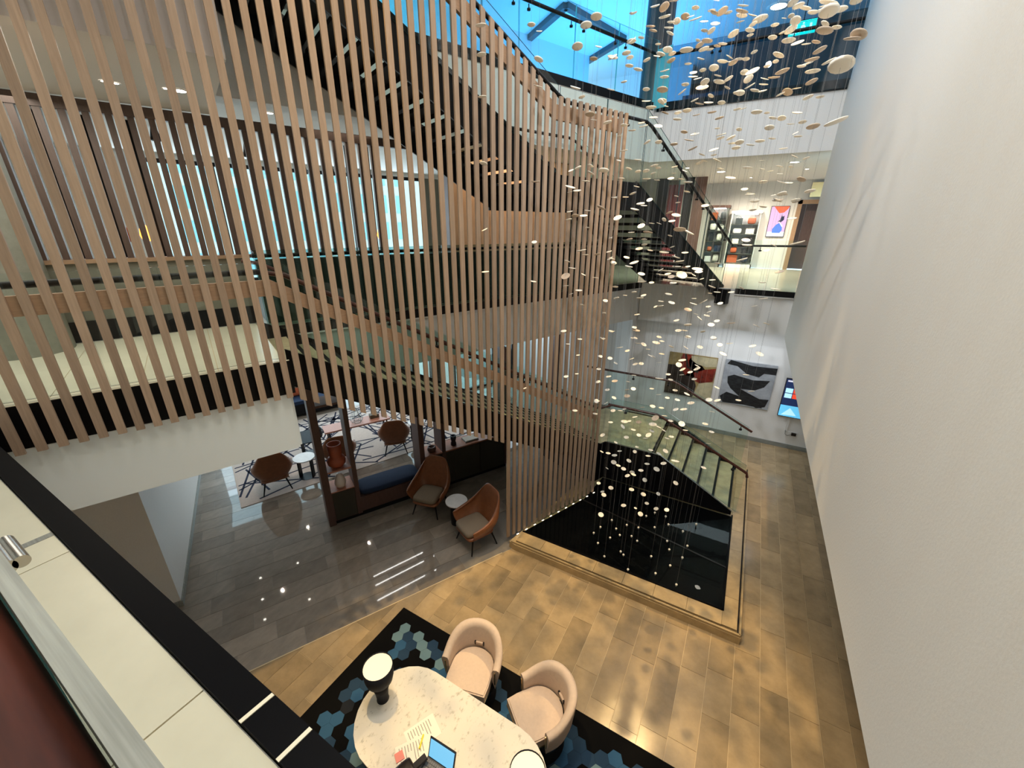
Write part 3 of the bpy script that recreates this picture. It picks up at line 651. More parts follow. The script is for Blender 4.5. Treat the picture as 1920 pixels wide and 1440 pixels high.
side_table('small round white marble table on the lounge rug', (-7.86, 4.47, 0), .225, .5, 'marble_white', 'legs')
side_table('wide round black table reflecting the lounge windows', (-8.7, 5.12, 0), .36, .48, 'black_stone', 'legs')
side_table('round white table behind the third post of the shelf unit', (-6.92, 7.05, 0), .22, .5, 'marble_white', 'legs')
lathe_thing('vase', 'squat black bottle vase on the wide black table', 'vase', [(0, 0), (.08, 0), (.11, .06), (.09, .13), (.10, .17), (.07, .22), (.035, .25), (.035, .30), (0, .29)], (-8.5, 5.3, .48), 'ceramic_black')
lathe_thing('vase', 'round black vase on the white table behind the shelf unit', 'vase', [(0, 0), (.07, 0), (.12, .09), (.09, .18), (.04, .20), (.035, .22), (0, .21)], (-6.9, 7.06, .5), 'ceramic_black')
rg = obj('rug', MB().wbox(-3.72, 2.4, -7.6, -4.0, .0005, .012), 'rug_cream'); tag(rg, 'cream lounge rug with crossing navy lines', 'rug')
for k in range(95):
    s, o_, a = R.uniform(-3.6, 2.2), R.uniform(-7.4, -4.1), R.choice((.35, .9, 1.35, 1.9, 2.5, 2.9)) + R.uniform(-.2, .2); l_ = R.uniform(.6, 1.5)
    e = []
    for q in (-1, 1):
        e.append((min(2.36, max(-3.68, s + q * l_ * math.cos(a))), min(-4.04, max(-7.56, o_ + q * l_ * math.sin(a)))))
    p0, p1 = W(*e[0], .012), W(*e[1], .012)
    if (p1 - p0).length > .3: obj('line', MB().obox(p0, p1 - p0, (p1 - p0).cross(UP).normalized() * .042, UP * .002), 'rug_navy', rg)
sf = thing('sofa', 'dark lounge sofa with wooden back at the far end of the rug', 'sofa', W(-1.5, -8.2, 0))
obj('base', MB().wbox(-2.5, -.6, -8.6, -7.8, .08, .40), 'black_matte', sf); obj('back', MB().wbox(-2.5, -.6, -8.75, -8.55, .08, .85), 'walnut', sf); obj('seat_cushion', MB().wbox(-2.48, -.62, -8.54, -7.78, .40, .50), 'navy_fabric', sf)
for i, (m_, c_) in enumerate((('sofa_fur', 'grey fur'), ('orange_fabric', 'orange'), ('navy_fabric', 'navy'))):
    o = obj('cushion', MB().rbox(-.23, .23, -.07, .07, 0, .42, .5), m_); o.location = W(-2.1 + i * .34, -8.25 - .05 * i, .5); o.rotation_euler = (-.25, 0, -G3 + math.pi / 2); tag(o, c_ + ' scatter cushion on the dark lounge sofa', 'cushion')

# lounge ceiling fittings
def lamp_disc(at, r, label, cat='light', m='bulb', group=None):
    t = thing('downlight', label, cat, at, 0, group)
    obj('rim', MB().lathe([(r * .9, -.004), (r * 1.35, -.006), (r * 1.35, .0)], (0, 0, 0), 14), 'white_paint', t, True); obj('lens', MB().lathe([(0, -.002), (r * .9, -.002)], (0, 0, 0), 14), m, t, True); return t
for i, p in enumerate(((-8.96, 4.36), (-9.32, 3.59), (-8.65, 3.25), (-7.69, 3.81), (-8.08, 2.97))):
    lamp_disc((*p, 2.948 if so(p + (0,))[0] < -2.9 and so(p + (0,))[1] > -2.38 else 2.998), .03, 'small round downlight in the lounge ceiling, its mirrored spot %s' % ('farthest from the desk rug', 'beside the white wall end', 'in the middle of the five', 'nearest to the shelf unit', 'nearest to the balcony edge')[i], group='lounge downlights')
lamp_disc((1.46, 7.03, 2.958), .03, 'small downlight under the white hanging wall, nearer to the desk', group='passage downlights'); lamp_disc((1.48, 10.4, 2.958), .02, 'small downlight under the white hanging wall, nearer to the paintings', group='passage downlights')
for i, (s0, s1, o_) in enumerate(((-1.51, .04, -3.72), (-1.57, .06, -3.42), (-1.68, -.12, -2.97), (-2.0, -1.48, -4.36), (-1.93, -1.44, -4.8))):
    t = thing('linear_light', 'slim linear ceiling light in the lounge, ' + ('longest row, farthest of three', 'long, middle of three', 'long, nearest to the hall', 'short, nearer to the long ones', 'short, deepest in the lounge')[i], 'light', W((s0 + s1) / 2, o_, 2.99), 0, 'linear lounge lights')
    obj('housing', MB().wbox(s0, s1, o_ - .02, o_ + .02, 2.98, 2.999), 'black_matte', t); obj('diffuser', MB().wbox(s0 + .01, s1 - .01, o_ - .011, o_ + .011, 2.974, 2.981), 'tube', t)

# ------------------------------------------------------------------ reception island
rug = obj('rug', MB().box(-3.57, .35, .62, 3.04, .0005, .012), 'rug_black'); tag(rug, 'black rug with blue hexagons under the marble desk', 'rug')
hx = {k: MB() for k in ('hex_navy', 'hex_blue', 'hex_pale', 'hex_ink')}
rr = .0835; i = 0
for ix in range(-30, 4):
    for iy in range(0, 20):
        x = ix * rr * 1.5 - .06; y = 2.80 - iy * rr * 1.732 - (rr * .866 if ix % 2 else 0)
        if not (-3.37 < x < .2 and .85 < y < 2.86): continue
        edge = min(x + 3.42, 2.9 - y, y - .7, .3 - x)
        w_ = math.sin(x * 5.1 + 1.3) + math.sin(y * 6.3 + x * 2.2) + R.uniform(-.9, .9)
        if w_ < -.55 and edge > .25: continue
        if edge < .12 and R.random() < .5: continue
        q = R.random(); k = 'hex_navy' if q < .56 else 'hex_blue' if q < .80 else 'hex_ink' if q < .87 else 'hex_pale'
        hx[k].prism([(x + rr * .99 * math.cos(j * math.pi / 3), y + rr * .99 * math.sin(j * math.pi / 3)) for j in range(6)], .012, .0135)
for k, mb in hx.items(): o = obj('hexagons', mb, k, rug); o['kind'] = 'stuff'
tb = thing('desk', 'long oval marble desk on the black hexagon rug', 'desk', (-1.7, 1.72, 0))
def stadium(x0, x1, y0, y1, n=14, e=1.0):
    r = (y1 - y0) / 2; cy_ = (y0 + y1) / 2; pts = []
    for k in range(n + 1): a = -math.pi / 2 + math.pi * k / n; pts.append((x1 - r + r * math.cos(a), cy_ + r * math.sin(a)))
    for k in range(n + 1): a = math.pi / 2 + math.pi * k / n; pts.append((x0 + r + r * math.cos(a), cy_ + r * math.sin(a)))
    return pts
obj('desk_top', MB().prism(stadium(-2.67, -.66, 1.23, 2.19), .735, .755).prism(stadium(-2.655, -.675, 1.245, 2.175), .72, .735), 'marble', tb)
for x in (-2.2, -1.12): obj('pedestal', MB().prism(stadium(x - .26, x + .26, 1.5, 1.92, 8), .013, .72), 'black_steel', tb)
def lamp(label, at):
    t = thing('table_lamp', label, 'lamp', at, 0, 'pair of black table lamps')
    obj('base', MB().lathe([(0, 0), (.062, 0), (.056, .02), (.068, .14), (.10, .27), (.0, .27)], (0, 0, 0), 24), 'lamp_black', t, True)
    obj('lamp_shade', MB().lathe([(.10, .271), (.128, .30), (.142, .36), (.146, .49), (.141, .49), (.12, .30)], (0, 0, 0), 28), 'lamp_black', t, True)
    obj('diffuser', MB().lathe([(0, .478), (.14, .478)], (0, 0, 0), 28), 'lamp_glow', t, True)
    d = bpy.data.lights.new('lamp_light', 'SPOT'); d.energy = 9; d.color = (1, .85, .6); d.spot_size = 2.7; d.shadow_soft_size = .05
    o = bpy.data.objects.new('lamp_light', d); COL.objects.link(o); o.parent = t; o.location = (0, 0, .5); o.rotation_euler = (math.pi, 0, 0)
    return t
lamp('black drum table lamp glowing on the rounded far end of the marble desk', (-2.49, 1.71, .755))
lamp('black table lamp cut by the picture edge near the laptop', (-.82, 1.72, .755))
def tub_chair(label):
    t = thing('tub_chair', label, 'chair', (0, 0, 0), 0, 'pair of blush tub chairs at the marble desk')
    def line(r, back):                                # U-shaped plan: half ellipse at the back, short straight arms
        pts = [(-r, -.085), (-r, -.04)] + [(r * math.sin(math.radians(u)), back * math.cos(math.radians(u))) for u in range(-90, 91, 9)] + [(r, -.04), (r, -.085)]
        return pts
    def hz(p): k = min(1, max(0, (p[1] + .085) / .42)); return .615 + .175 * (k * k * (3 - 2 * k))
    sect = [(.300, .320, .30, 0), (.325, .350, .42, 0), (.352, .380, -.05, 1), (.345, .374, -.012, 1), (.318, .348, .0, 1), (.278, .302, -.006, 1), (.262, .280, -.05, 1), (.256, .250, .44, 0)]
    rows = [[V((x, y, (hz((x, y)) + q) if rel else q)) for x, y in line(r, bk)] for r, bk, q, rel in sect]
    mb = MB().grid([x[::-1] for x in rows])
    for e, rev in ((0, False), (-1, True)):
        pts = [r[e] for r in rows]; mb.add(pts, [list(range(len(pts)))[::-1] if rev else list(range(len(pts)))])
    obj('backrest', mb, 'blush_velvet', t, True)
    seat = [(math.sin(math.radians(u)) * .25, math.cos(math.radians(u)) * .235) for u in range(-90, 91, 10)] + [(.252, -.17), (.238, -.295), (-.238, -.295), (-.252, -.17)]
    obj('seat', MB().prism(seat, .36, .455).prism([(x * .95, y * .95) for x, y in seat], .455, .466), 'blush_velvet', t, True)
    obj('seat_trim', MB().prism([(x * 1.01, y * 1.01) for x, y in seat], .335, .358), 'brass', t, True)
    obj('base', MB().lathe([(.0, .0), (.27, .0), (.275, .01), (.22, .02), (.24, .18), (.298, .30), (.24, .33), (0, .33)], (0, 0, 0), 30), 'black_steel', t, True)
    for sx in (-1, 1): obj('arm_clip', MB().box(sx * .30 - .006, sx * .30 + .006, -.102, -.087, .40, .58), 'brass', t, True)
    obj('strap', MB().box(-.045, .045, .238, .262, .50, .53), 'blush_velvet', t, True); obj('buckle', MB().box(-.06, -.045, .236, .262, .49, .54).box(.045, .06, .236, .262, .49, .54), 'black_steel', t, True)
    return t
c1 = tub_chair('blush velvet tub chair facing the desk, nearer to the glowing lamp'); c1.location = (-2.0, 2.60, .0125); c1.rotation_euler = (0, 0, math.radians(15))
dup(c1, (-1.10, 2.58, .0125), math.radians(-38), 'blush velvet tub chair turned towards the desk, nearer to the pool plinth')

lp = thing('laptop', 'open laptop with a bright blue screen on the marble desk', 'laptop', (-1.62, 1.55, .756), math.radians(3))
kb = obj('keyboard_deck', MB().box(-.14, .14, -.19, .02, 0, .014), 'keyboard', lp, True)
for r in range(5):
    for k in range(12): obj('key', MB().box(-.125 + k * .021, -.125 + k * .021 + .017, -.13 + r * .028, -.13 + r * .028 + .022, .014, .0165), 'key', kb, True)
sc_ = obj('lid', MB().obox((-.14, .02, .012), (.28, 0, 0), (0, .008, -.002), (0, .06, .19)), 'black_plastic', lp, True)
obj('screen', MB().obox((-.128, .0215, .028), (.256, 0, 0), (0, -.0035, .001), (0, .0515, .163)), 'screen_blue', sc_, True)
for i, (x, y, rz) in enumerate(((-1.93, 1.68, .45), (-1.90, 1.52, .62))):
    pg = obj('paper', MB().box(-.105, .105, -.15, .15, 0, .001), 'paper'); pg.location = (x, y, .756 + i * .0012); pg.rotation_euler = (0, 0, -rz); tag(pg, ('printed sheet of paper under the yellow highlighter', 'second printed sheet beside the pink notes')[i], 'paper')
    ln = MB()
    for r in range(9): ln.box(-.08, -.08 + R.uniform(.06, .15), -.12 + r * .026, -.12 + r * .026 + .006, .001, .0013)
    obj('print', ln, 'ink', pg, True)
hl = thing('highlighter', 'yellow highlighter pen lying on the printed papers', 'pen', (-1.89, 1.625, .7595)); obj('body', MB().tube([(-.02, .045, .008), (.012, -.03, .008)], .008, 10), 'yellow_pen', hl, True); obj('cap', MB().tube([(.012, -.03, .008), (.024, -.06, .008)], .0088, 10), 'yellow_pen', hl, True)
sn = obj('sticky_notes', MB().box(-.038, .038, -.038, .038, 0, .009), 'pink_note'); sn.location = (-1.985, 1.43, .758); sn.rotation_euler = (0, 0, -.5); tag(sn, 'pad of pink sticky notes on the marble desk', 'notepad')
hd = thing('scanner', 'black handheld scanner with a red button lying by the papers', 'scanner', (-1.82, 1.40, .756), -.35)
obj('head', MB().rbox(-.09, .06, -.13, .04, 0, .075, .6), 'black_plastic', hd, True); obj('handle', MB().obox((-.012, .02, .03), (.05, 0, 0), (.012, .13, .035), (0, -.006, .03)), 'black_plastic', hd, True); obj('button', MB().cyl((.085, .0, .0), .012, .05, 10), 'red_plastic', hd, True)

# ------------------------------------------------------------------ near balcony guard
ng = thing('balustrade', 'near balcony guard with reddish timber handrail and glass', 'balustrade', (-2, -.05, L1))
hr = MB(); n = 14
ring = [(-.052 + .058 * math.copysign(abs(math.cos(a)) ** .6, math.cos(a)), 4.962 + .036 * math.copysign(abs(math.sin(a)) ** .6, math.sin(a))) for a in [math.tau * k / n for k in range(n)]]
hr.grid([[V((x, y, z)) for y, z in ring] for x in (-4.9, -3, -1.5, -.7, -.35, .0, .4)], 0, True, True)
obj('handrail', hr, 'mahogany', ng)
obj('capping', MB().box(-4.9, .5, .0075, .021, 4.955, 5.0), 'grey_gasket', ng)
for i in range(3): obj('glass_panel', panel(MB(), [(.48 - i * 1.6, .009, 3.96), (.48 - i * 1.6 - 1.59, .009, 3.96), (.48 - i * 1.6 - 1.59, .009, 4.953), (.48 - i * 1.6, .009, 4.953)], (0, .01, 0)), ['glass_clear', 'glass_edge'], ng)
obj('glass_clamp', MB().tube([(-1.37, .040, 4.62), (-1.25, .040, 4.62)], .017, 18), 'steel', ng); obj('glass_clamp', MB().tube([(-1.37, .062, 4.62), (-1.25, .062, 4.62)], .014, 18), 'steel', ng); obj('clamp_pin', MB().tube([(-1.31, .0, 4.62), (-1.31, .07, 4.62)], .008, 10), 'black_steel', ng)
for x0 in (-1.045, -.865):
    o = obj('edge_glint', MB().obox((x0, .250, 3.9652), (.013, 0, 0), (.010, .093, 0), (0, 0, .003)), 'pale_glint'); tag(o, ('small pale strip shaped as a reflection across the black balcony edge, left one' if x0 < -1 else 'small pale strip shaped as a reflection across the black balcony edge beside the rug'), 'plate')  # reflections on the glossy black edge modelled as pale strips
D="1580,123,34 1567,229,31 1556,22,26 1552,6,24 1610,66,24 1276,431,22 1498,456,22 1549,58,22 1477,77,21 1526,112,21 1284,95,20 1425,37,20 1521,135,20 1597,73,20 1292,436,20 1278,516,20 1069,351,20 1093,470,20 1082,88,20 1078,165,20 1132,320,19 1060,518,19 1316,165,19 1351,154,19 1604,1,19 1410,135,19 1369,334,19 1221,202,19 1248,474,19 1305,505,19 1117,32,18 1098,48,18 1105,215,18 1303,36,18 1242,169,18 1385,175,18 1390,22,18 1554,116,18 1467,135,18 1294,263,18 1525,238,18 1215,436,18 1190,493,18 1205,529,18 1400,460,18 1390,487,18 1127,390,18 1247,32,17 1495,81,17 1536,95,17 1459,104,17 902,48,17 1148,108,17 1243,14,16 1319,93,16 1328,77,16 1246,145,16 1323,154,16 1338,128,16 1354,22,16 1390,30,16 1490,3,16 1522,154,16 1299,279,16 1352,253,16 1419,211,16 1443,240,16 1456,376,16 1190,393,16 1268,404,16 1158,409,16 1236,710,16 1228,784,16 1004,341,16 1098,340,16 1009,112,16 902,103,16 1009,162,16 904,182,16 1087,545,16 1219,50,16 1239,102,16 1376,64,16 1509,16,16 1577,18,16 1484,56,16 1451,146,16 1290,342,16 1502,337,16 1202,383,15 1179,500,15 1265,482,15 1274,490,15 1202,514,15 1262,531,15 1335,538,15 1454,542,15 1258,568,15 1319,566,15 1292,610,15 1195,620,15 1465,364,15 1415,377,15 1456,376,15 1492,376,15 1485,410,15 1398,451,15 1230,643,15 1308,692,15 1224,796,15 1266,865,15 908,307,15 1108,325,15 1082,358,15 1093,405,15 1073,503,15 910,510,15 1139,230,15 1183,78,15 1228,12,15 1284,32,15 1184,77,15 1149,108,15 1251,94,15 1312,85,15 1354,83,15 1179,124,15 1196,131,15 1246,133,15 1354,116,15 1242,190,15 1212,190,15 1145,168,15 1496,12,15 1524,24,15 1515,119,15 1404,162,15 1387,175,15 1478,173,15 1288,208,15 1311,195,15 1206,237,15 1303,252,15 1339,281,15 1344,301,15 1196,300,15 1212,336,15 1202,382,15 1467,342,15 1415,377,15 1515,359,15 1401,315,15 1175,100,14 1285,159,14 1278,173,14 1225,221,14 1271,224,14 1380,278,14 1427,265,14 1083,315,14 1078,405,14 995,47,14 1322,386,14 1254,399,14 1202,424,14 1179,449,14 1198,467,14 1310,510,14 1199,559,14 1254,552,14 1300,570,14 1238,574,14 1290,581,14 1430,560,14 1369,606,14 1461,510,14 1405,365,14 1162,652,14 1356,664,14 1424,664,14 1280,676,14 1295,756,14 1171,791,14 1263,2,14 1224,58,14 1253,53,14 1258,114,14 1303,144,14 1375,118,14 1368,148,14 1342,45,14 1340,24,14 1393,11,14 1410,29,14 1538,25,14 1492,39,14 1569,52,14 1404,148,14 1416,170,14 1431,171,14 1515,183,14 1328,193,14 1335,211,14 1349,222,14 1234,237,14 1169,283,14 1371,259,14 1391,267,14 1227,311,14 1209,321,14 1494,212,14 1430,342,14 1408,364,14 1494,377,14 1068,397,13 1066,412,13 908,431,13 1098,478,13 1120,477,13 1147,485,13 1001,528,13 1117,521,13 1112,111,13 1282,768,13 1278,795,13 1256,63,13 1260,101,13 1311,111,13 1306,148,13 1406,57,13 1526,80,13 1502,125,13 1429,159,13 1247,212,13 1185,245,13 1265,271,13 1257,335,13 1187,363,13 1447,222,13 1407,272,13 1469,279,13 1208,386,12 1260,415,12 1184,436,12 1146,485,12 1152,494,12 1175,483,12 1220,470,12 1284,474,12 1270,500,12 1252,514,12 1258,519,12 1278,531,12 1345,548,12 1189,548,12 1312,597,12 1333,609,12 1436,607,12 1418,611,12 1272,620,12 1290,632,12 1452,460,12 1439,470,12 1430,530,12 1431,388,12 1196,644,12 1207,646,12 1290,632,12 1368,644,12 1410,649,12 1154,715,12 1272,684,12 1280,693,12 1288,739,12 1330,750,12 1409,734,12 1200,792,12 1216,816,12 1072,320,12 1108,311,12 1102,395,12 1152,493,12 1122,88,12 1057,621,12 1239,1021,12 1258,42,12 1319,41,12 1344,87,12 1170,154,12 1299,137,12 1368,116,12 1386,111,12 1335,58,12 1447,71,12 1433,148,12 1494,166,12 1464,177,12 1240,191,12 1269,212,12 1353,193,12 1214,267,12 1351,259,12 1372,269,12 1312,306,12 1179,317,12 1196,322,12 1265,313,12 1164,335,12 1232,338,12 1277,336,12 1351,317,12 1173,370,12 1288,360,12 1466,222,12 1497,256,12 1490,294,12 1479,343,12 1176,743,12 1345,751,12 1234,801,12 1231,880,12 1152,371,12 1064,490,12 1094,515,12 1061,536,12 1151,538,12 1010,59,12 1092,182,12 1156,559,12 1213,113,12 1368,107,12 1346,142,12 1305,188,12 1212,168,12 1547,45,12 1511,83,12 1396,136,12 1304,216,12 1202,231,12 1283,248,12 1233,267,12 1282,321,12 1194,350,12 1222,419,11 1208,449,11 1208,459,11 1239,506,11 1336,525,11 1371,548,11 1390,540,11 1206,554,11 1155,559,11 1239,565,11 1194,590,11 1325,592,11 1268,601,11 1284,620,11 1338,634,11 1346,494,11 1412,394,11 1218,667,11 1242,664,11 1191,683,11 1258,650,11 1286,652,11 1312,651,11 1338,634,11 1141,706,11 1267,768,11 1398,703,11 1224,762,11 1246,780,11 1190,782,11 1168,800,11 1130,816,11 1322,795,11 1236,851,11 1248,846,11 1153,854,11 1244,869,11 1151,867,11 1126,965,11 1204,1002,11 1002,454,11 1142,472,11 1113,225,11 1172,235,11 1078,770,11 1129,635,11 1269,40,11 1296,31,11 1182,108,11 1227,106,11 1331,93,11 1290,120,11 1320,58,11 1334,20,11 1365,24,11 1388,41,11 1304,15,11 1412,46,11 1548,11,11 1454,47,11 1537,182,11 1399,111,11 1382,205,11 1393,204,11 1319,290,11 1321,302,11 1218,375,11 1152,370,11 1505,229,11 1480,233,11 1448,260,11 1462,312,11 1396,355,11 1177,968,11 1215,655,10 1257,712,10 1302,711,10 1266,732,10 1270,750,10 1243,807,10 1187,806,10 1285,807,10 1334,810,10 1140,850,10 1168,879,10 1176,892,10 1201,882,10 1267,906,10 1142,949,10 1170,948,10 1202,71,10 1316,132,10 1361,165,10 1332,180,10 1341,1,10 1468,61,10 1172,235,10 1338,291,10 1234,315,10 1225,325,10 1512,297,10 1464,326,10 1201,964,10 1198,1042,10 1236,419,10 1142,472,10 1221,530,10 1350,569,10 1416,574,10 1344,602,10 1189,614,10 1147,621,10 1129,635,10 1189,615,10 1242,640,10 1176,658,10 1185,673,10 1144,672,10 1235,680,10 1351,647,10 1225,669,10 1236,632,10 1125,669,10 1129,635,10 1121,716,10 1178,716,10 1139,731,10 1176,731,10 1186,729,10 1189,704,10 1151,746,10 1119,752,10 1294,698,10 1307,686,10 1252,702,10 1235,740,10 1335,772,10 1344,727,10 1116,776,10 1149,770,10 1163,770,10 1240,765,10 1146,792,10 1210,822,10 1250,822,10 1259,819,10 1220,844,10 1213,870,10 1319,877,10 1159,873,10 1185,886,10 1188,890,10 1146,915,10 1162,919,10 1184,918,10 1206,927,10 1069,360,10 1188,25,10 1091,572,10 1062,706,10 1087,636,10 1122,716,10 1118,752,10 1116,776,10 1135,564,10 1133,587,10 1147,622,10 1216,974,10 1202,682,10 1122,692,10 1386,751,10 1204,764,10 1222,808,10 1174,820,10 1257,789,10 1179,864,10 1215,855,10 1132,928,10 1234,83,9 1393,136,9 1407,66,9 1474,131,9 1413,98,9 1248,199,9 1162,255,9 1263,325,9 1345,241,9 1386,243,9 1445,321,9 1471,364,9 1101,427,9 1065,645,9 1148,961,9 1250,957,9 1440,124,9 1162,301,9 1271,380,9 1433,317,9 1246,412,9 1256,442,9 1261,463,9 1290,500,9 1301,516,9 1172,554,9 1301,560,9 1328,575,9 1328,585,9 1305,589,9 1132,587,9 1318,622,9 1190,634,9 1148,622,9 1186,634,9 1155,681,9 1136,756,9 1278,703,9 1251,746,9 1222,729,9 1198,816,9 1329,832,9 1162,846,9 1209,900,9 1230,954,9 1250,956,9 1213,944,8 1230,954,8 1145,446,8 1198,232,8 1071,551,8 1082,701,8 1083,666,8 1126,668,8 1307,76,8 1187,25,8 1451,116,8 1267,368,8 1438,212,8 1492,250,8 1429,301,8 1450,366,8 1482,313,8 1156,830,8 1128,847,8 1122,906,8 1234,926,8 1222,936,8 1190,1030,8 1118,945,8 1145,446,8 1234,514,8 1316,523,8 1331,550,8 1135,564,8 1229,575,8 1171,767,8 1182,790,8 1190,847,8 1130,922,8 1118,946,8 1467,35,7 1484,30,7 1164,986,7 1194,838,7 1138,878,7 1152,926,7 1192,953,6 985,728,4"
WT="1147,976 1126,989 1114,1000 1155,992 1175,985 1197,990 1229,990 1253,984 1304,983 1281,997 1144,1009 1162,1004 1184,1006 1195,1015 1250,1015 1121,1019 1288,1024 1141,1028 1164,1035 1254,1031 1221,1044 1279,1046 1133,1044 1256,1061 1179,1069 1229,1076 1268,1097 1192,954 1228,962 1248,969 1211,968 1169,1041"

# ------------------------------------------------------------------ first floor behind the screen
lw = struct('wall_low', MB().wbox(-6.9, -2.88, -2.52, -2.40, L1, 4.86), 'olive_wall', 'low wall with a wooden ledge behind the landing')
struct('baseboard_landing', MB().wbox(-6.9, -2.88, -2.398, -2.382, L1 + .005, 4.2), 'black_matte', 'dark skirting at the back of the landing')
obj('ledge', MB().wbox(-6.9, -2.86, -2.6, -2.36, 4.862, 4.905), 'oak_band', lw)
ps = thing('post_screen', 'row of dark brown timber posts in front of the windows behind the slats', 'screen', W(-2.6, -2.46, 4.906))
for i in range(1, 24): s = -3.48 + (-3.496 - 9 * .1216 + i * .1216 + 3.48) * 1.5383; obj('post', MB().wbox(s, s + .062, -2.49, -2.43, 4.906, 6.44), 'brown_post', ps)
obj('header', MB().wbox(-4.72, -.3, -2.50, -2.42, 6.44, 6.555), 'brown_post', ps)
obj('sill', MB().wbox(-2.85, -.3, -2.55, -2.37, 4.862, 4.905), 'brown_post', ps)
eb = thing('balustrade', 'dark glass balustrade along the first floor edge behind the stair', 'balustrade', W(1.4, -1.93, L1))
for i in range(6): obj('glass_panel', panel(MB(), [W(-2.8 + i * 1.4, -1.98, L1 + .01), W(-1.41 + i * 1.4, -1.98, L1 + .01), W(-1.41 + i * 1.4, -1.98, 4.98), W(-2.8 + i * 1.4, -1.98, 4.98)], N3 * .012), ['glass_dark', 'glass_edge'], eb)
rail(eb, [W(-2.8, -2.05, 4.90), W(5.5, -2.05, 4.92)], .024, 'black_steel')
bq = thing('backing_panel', 'dark green panel added behind the first floor balustrade', 'bench', W(.8, -2.35, L1)); obj('back', MB().wbox(-2.75, 4.6, -2.34, -2.22, L1 + .001, 4.84), 'dark_green', bq); obj('seat', MB().wbox(-2.75, 4.6, -2.85, -2.341, L1 + .001, 4.42), 'dark_green', bq)  # dark panel added so the glass in front of it looks dark
tw = struct('wall_timber', MB().wbox(1.0, 4.5, -3.6, -3.45, L1, 6.7), 'walnut', 'warm timber panelled wall behind the upper landing')
for i in range(14): obj('panel', MB().wbox(1.0 + i * .25 + .006, 1.25 + i * .25 - .006, -3.45, -3.42 + (.006 if i % 2 else 0), L1, 6.69), 'warm_timber', tw)
for i, (x, y0) in enumerate(((96, 300), (172, 300), (255, 300), (660, 330), (690, 330))):
    d = ray(x, y0); o_ = -4.3; P = V((0, 0, EYE)) + d * ((W(0, o_) - V((0, 0, EYE))).dot(N3) / d.dot(N3)); s = so(P)[0]
    struct('pillar', MB().wbox(s - .06, s + .06, o_ - .12, o_, L1, 6.7), 'black_matte', 'slim black pillar among the first floor restaurant tables')
def onw(x, y, o): d = ray(x, y); return V((0, 0, EYE)) + d * ((W(0, o) - V((0, 0, EYE))).dot(N3) / d.dot(N3))
for x, y, o_, lab in ((273, 437, -4.0, 'amber glass pendant lamp glowing behind the left slats'), (714, 438, -4.0, 'amber glass pendant lamp glowing behind the middle slats'), (238, 440, -5.2, 'faint red pendant lamp left of the glowing amber one')):
    p = onw(x, y, o_); t = thing('pendant_lamp', lab, 'lamp', p)
    obj('shade', MB().lathe([(0, -.12), (.05, -.11), (.075, -.03), (.06, .06), (.02, .12), (0, .125)], (0, 0, 0), 16), 'bulb_orange' if o_ > -5 else 'orange_fabric', t, True); obj('cord', MB().tube([(0, 0, .12), (0, 0, 6.7 - p.z)], .006, 5), 'black_matte', t, True)
for k, (x, y) in enumerate(((290, 250), (463, 282), (168, 282), (620, 318), (568, 315))):
    p = onw(x, y, -4.6); t = thing('track_spot', 'black spotlight hanging from the restaurant ceiling, number %s from the left behind the slats' % ('two', 'three', 'one', 'five', 'four')[k], 'lamp', p)
    obj('shade', MB().lathe([(0, .12), (.03, .11), (.045, .05), (.08, -.10), (.07, -.10), (.0, .02)], (0, 0, 0), 14), 'black_steel', t, True); obj('stem', MB().tube([(0, 0, .11), (0, 0, 6.7 - p.z)], .009, 6), 'black_steel', t, True)
for x, y, zz, r in ((335, 170, 6.558, .07), (195, 152, 6.558, .03), (216, 156, 6.558, .03), (310, 166, 6.558, .02), (505, 212, 6.698, .05)):
    lamp_disc(onz(x, y, zz), r, {335: 'large warm downlight in the ceiling behind the left slats', 195: 'small white downlight behind the slats, first of a close pair', 216: 'small white downlight behind the slats, second of a close pair', 310: 'tiny downlight beside the large warm one', 505: 'downlight in the pale soffit beside the black stair'}[x])
light('SPOT', 'downlight_beam', onz(335, 170, 6.5), onz(335, 170, 6.5) - UP, 60, (1, .85, .6), spot=80, blend=.6, radius=.05)

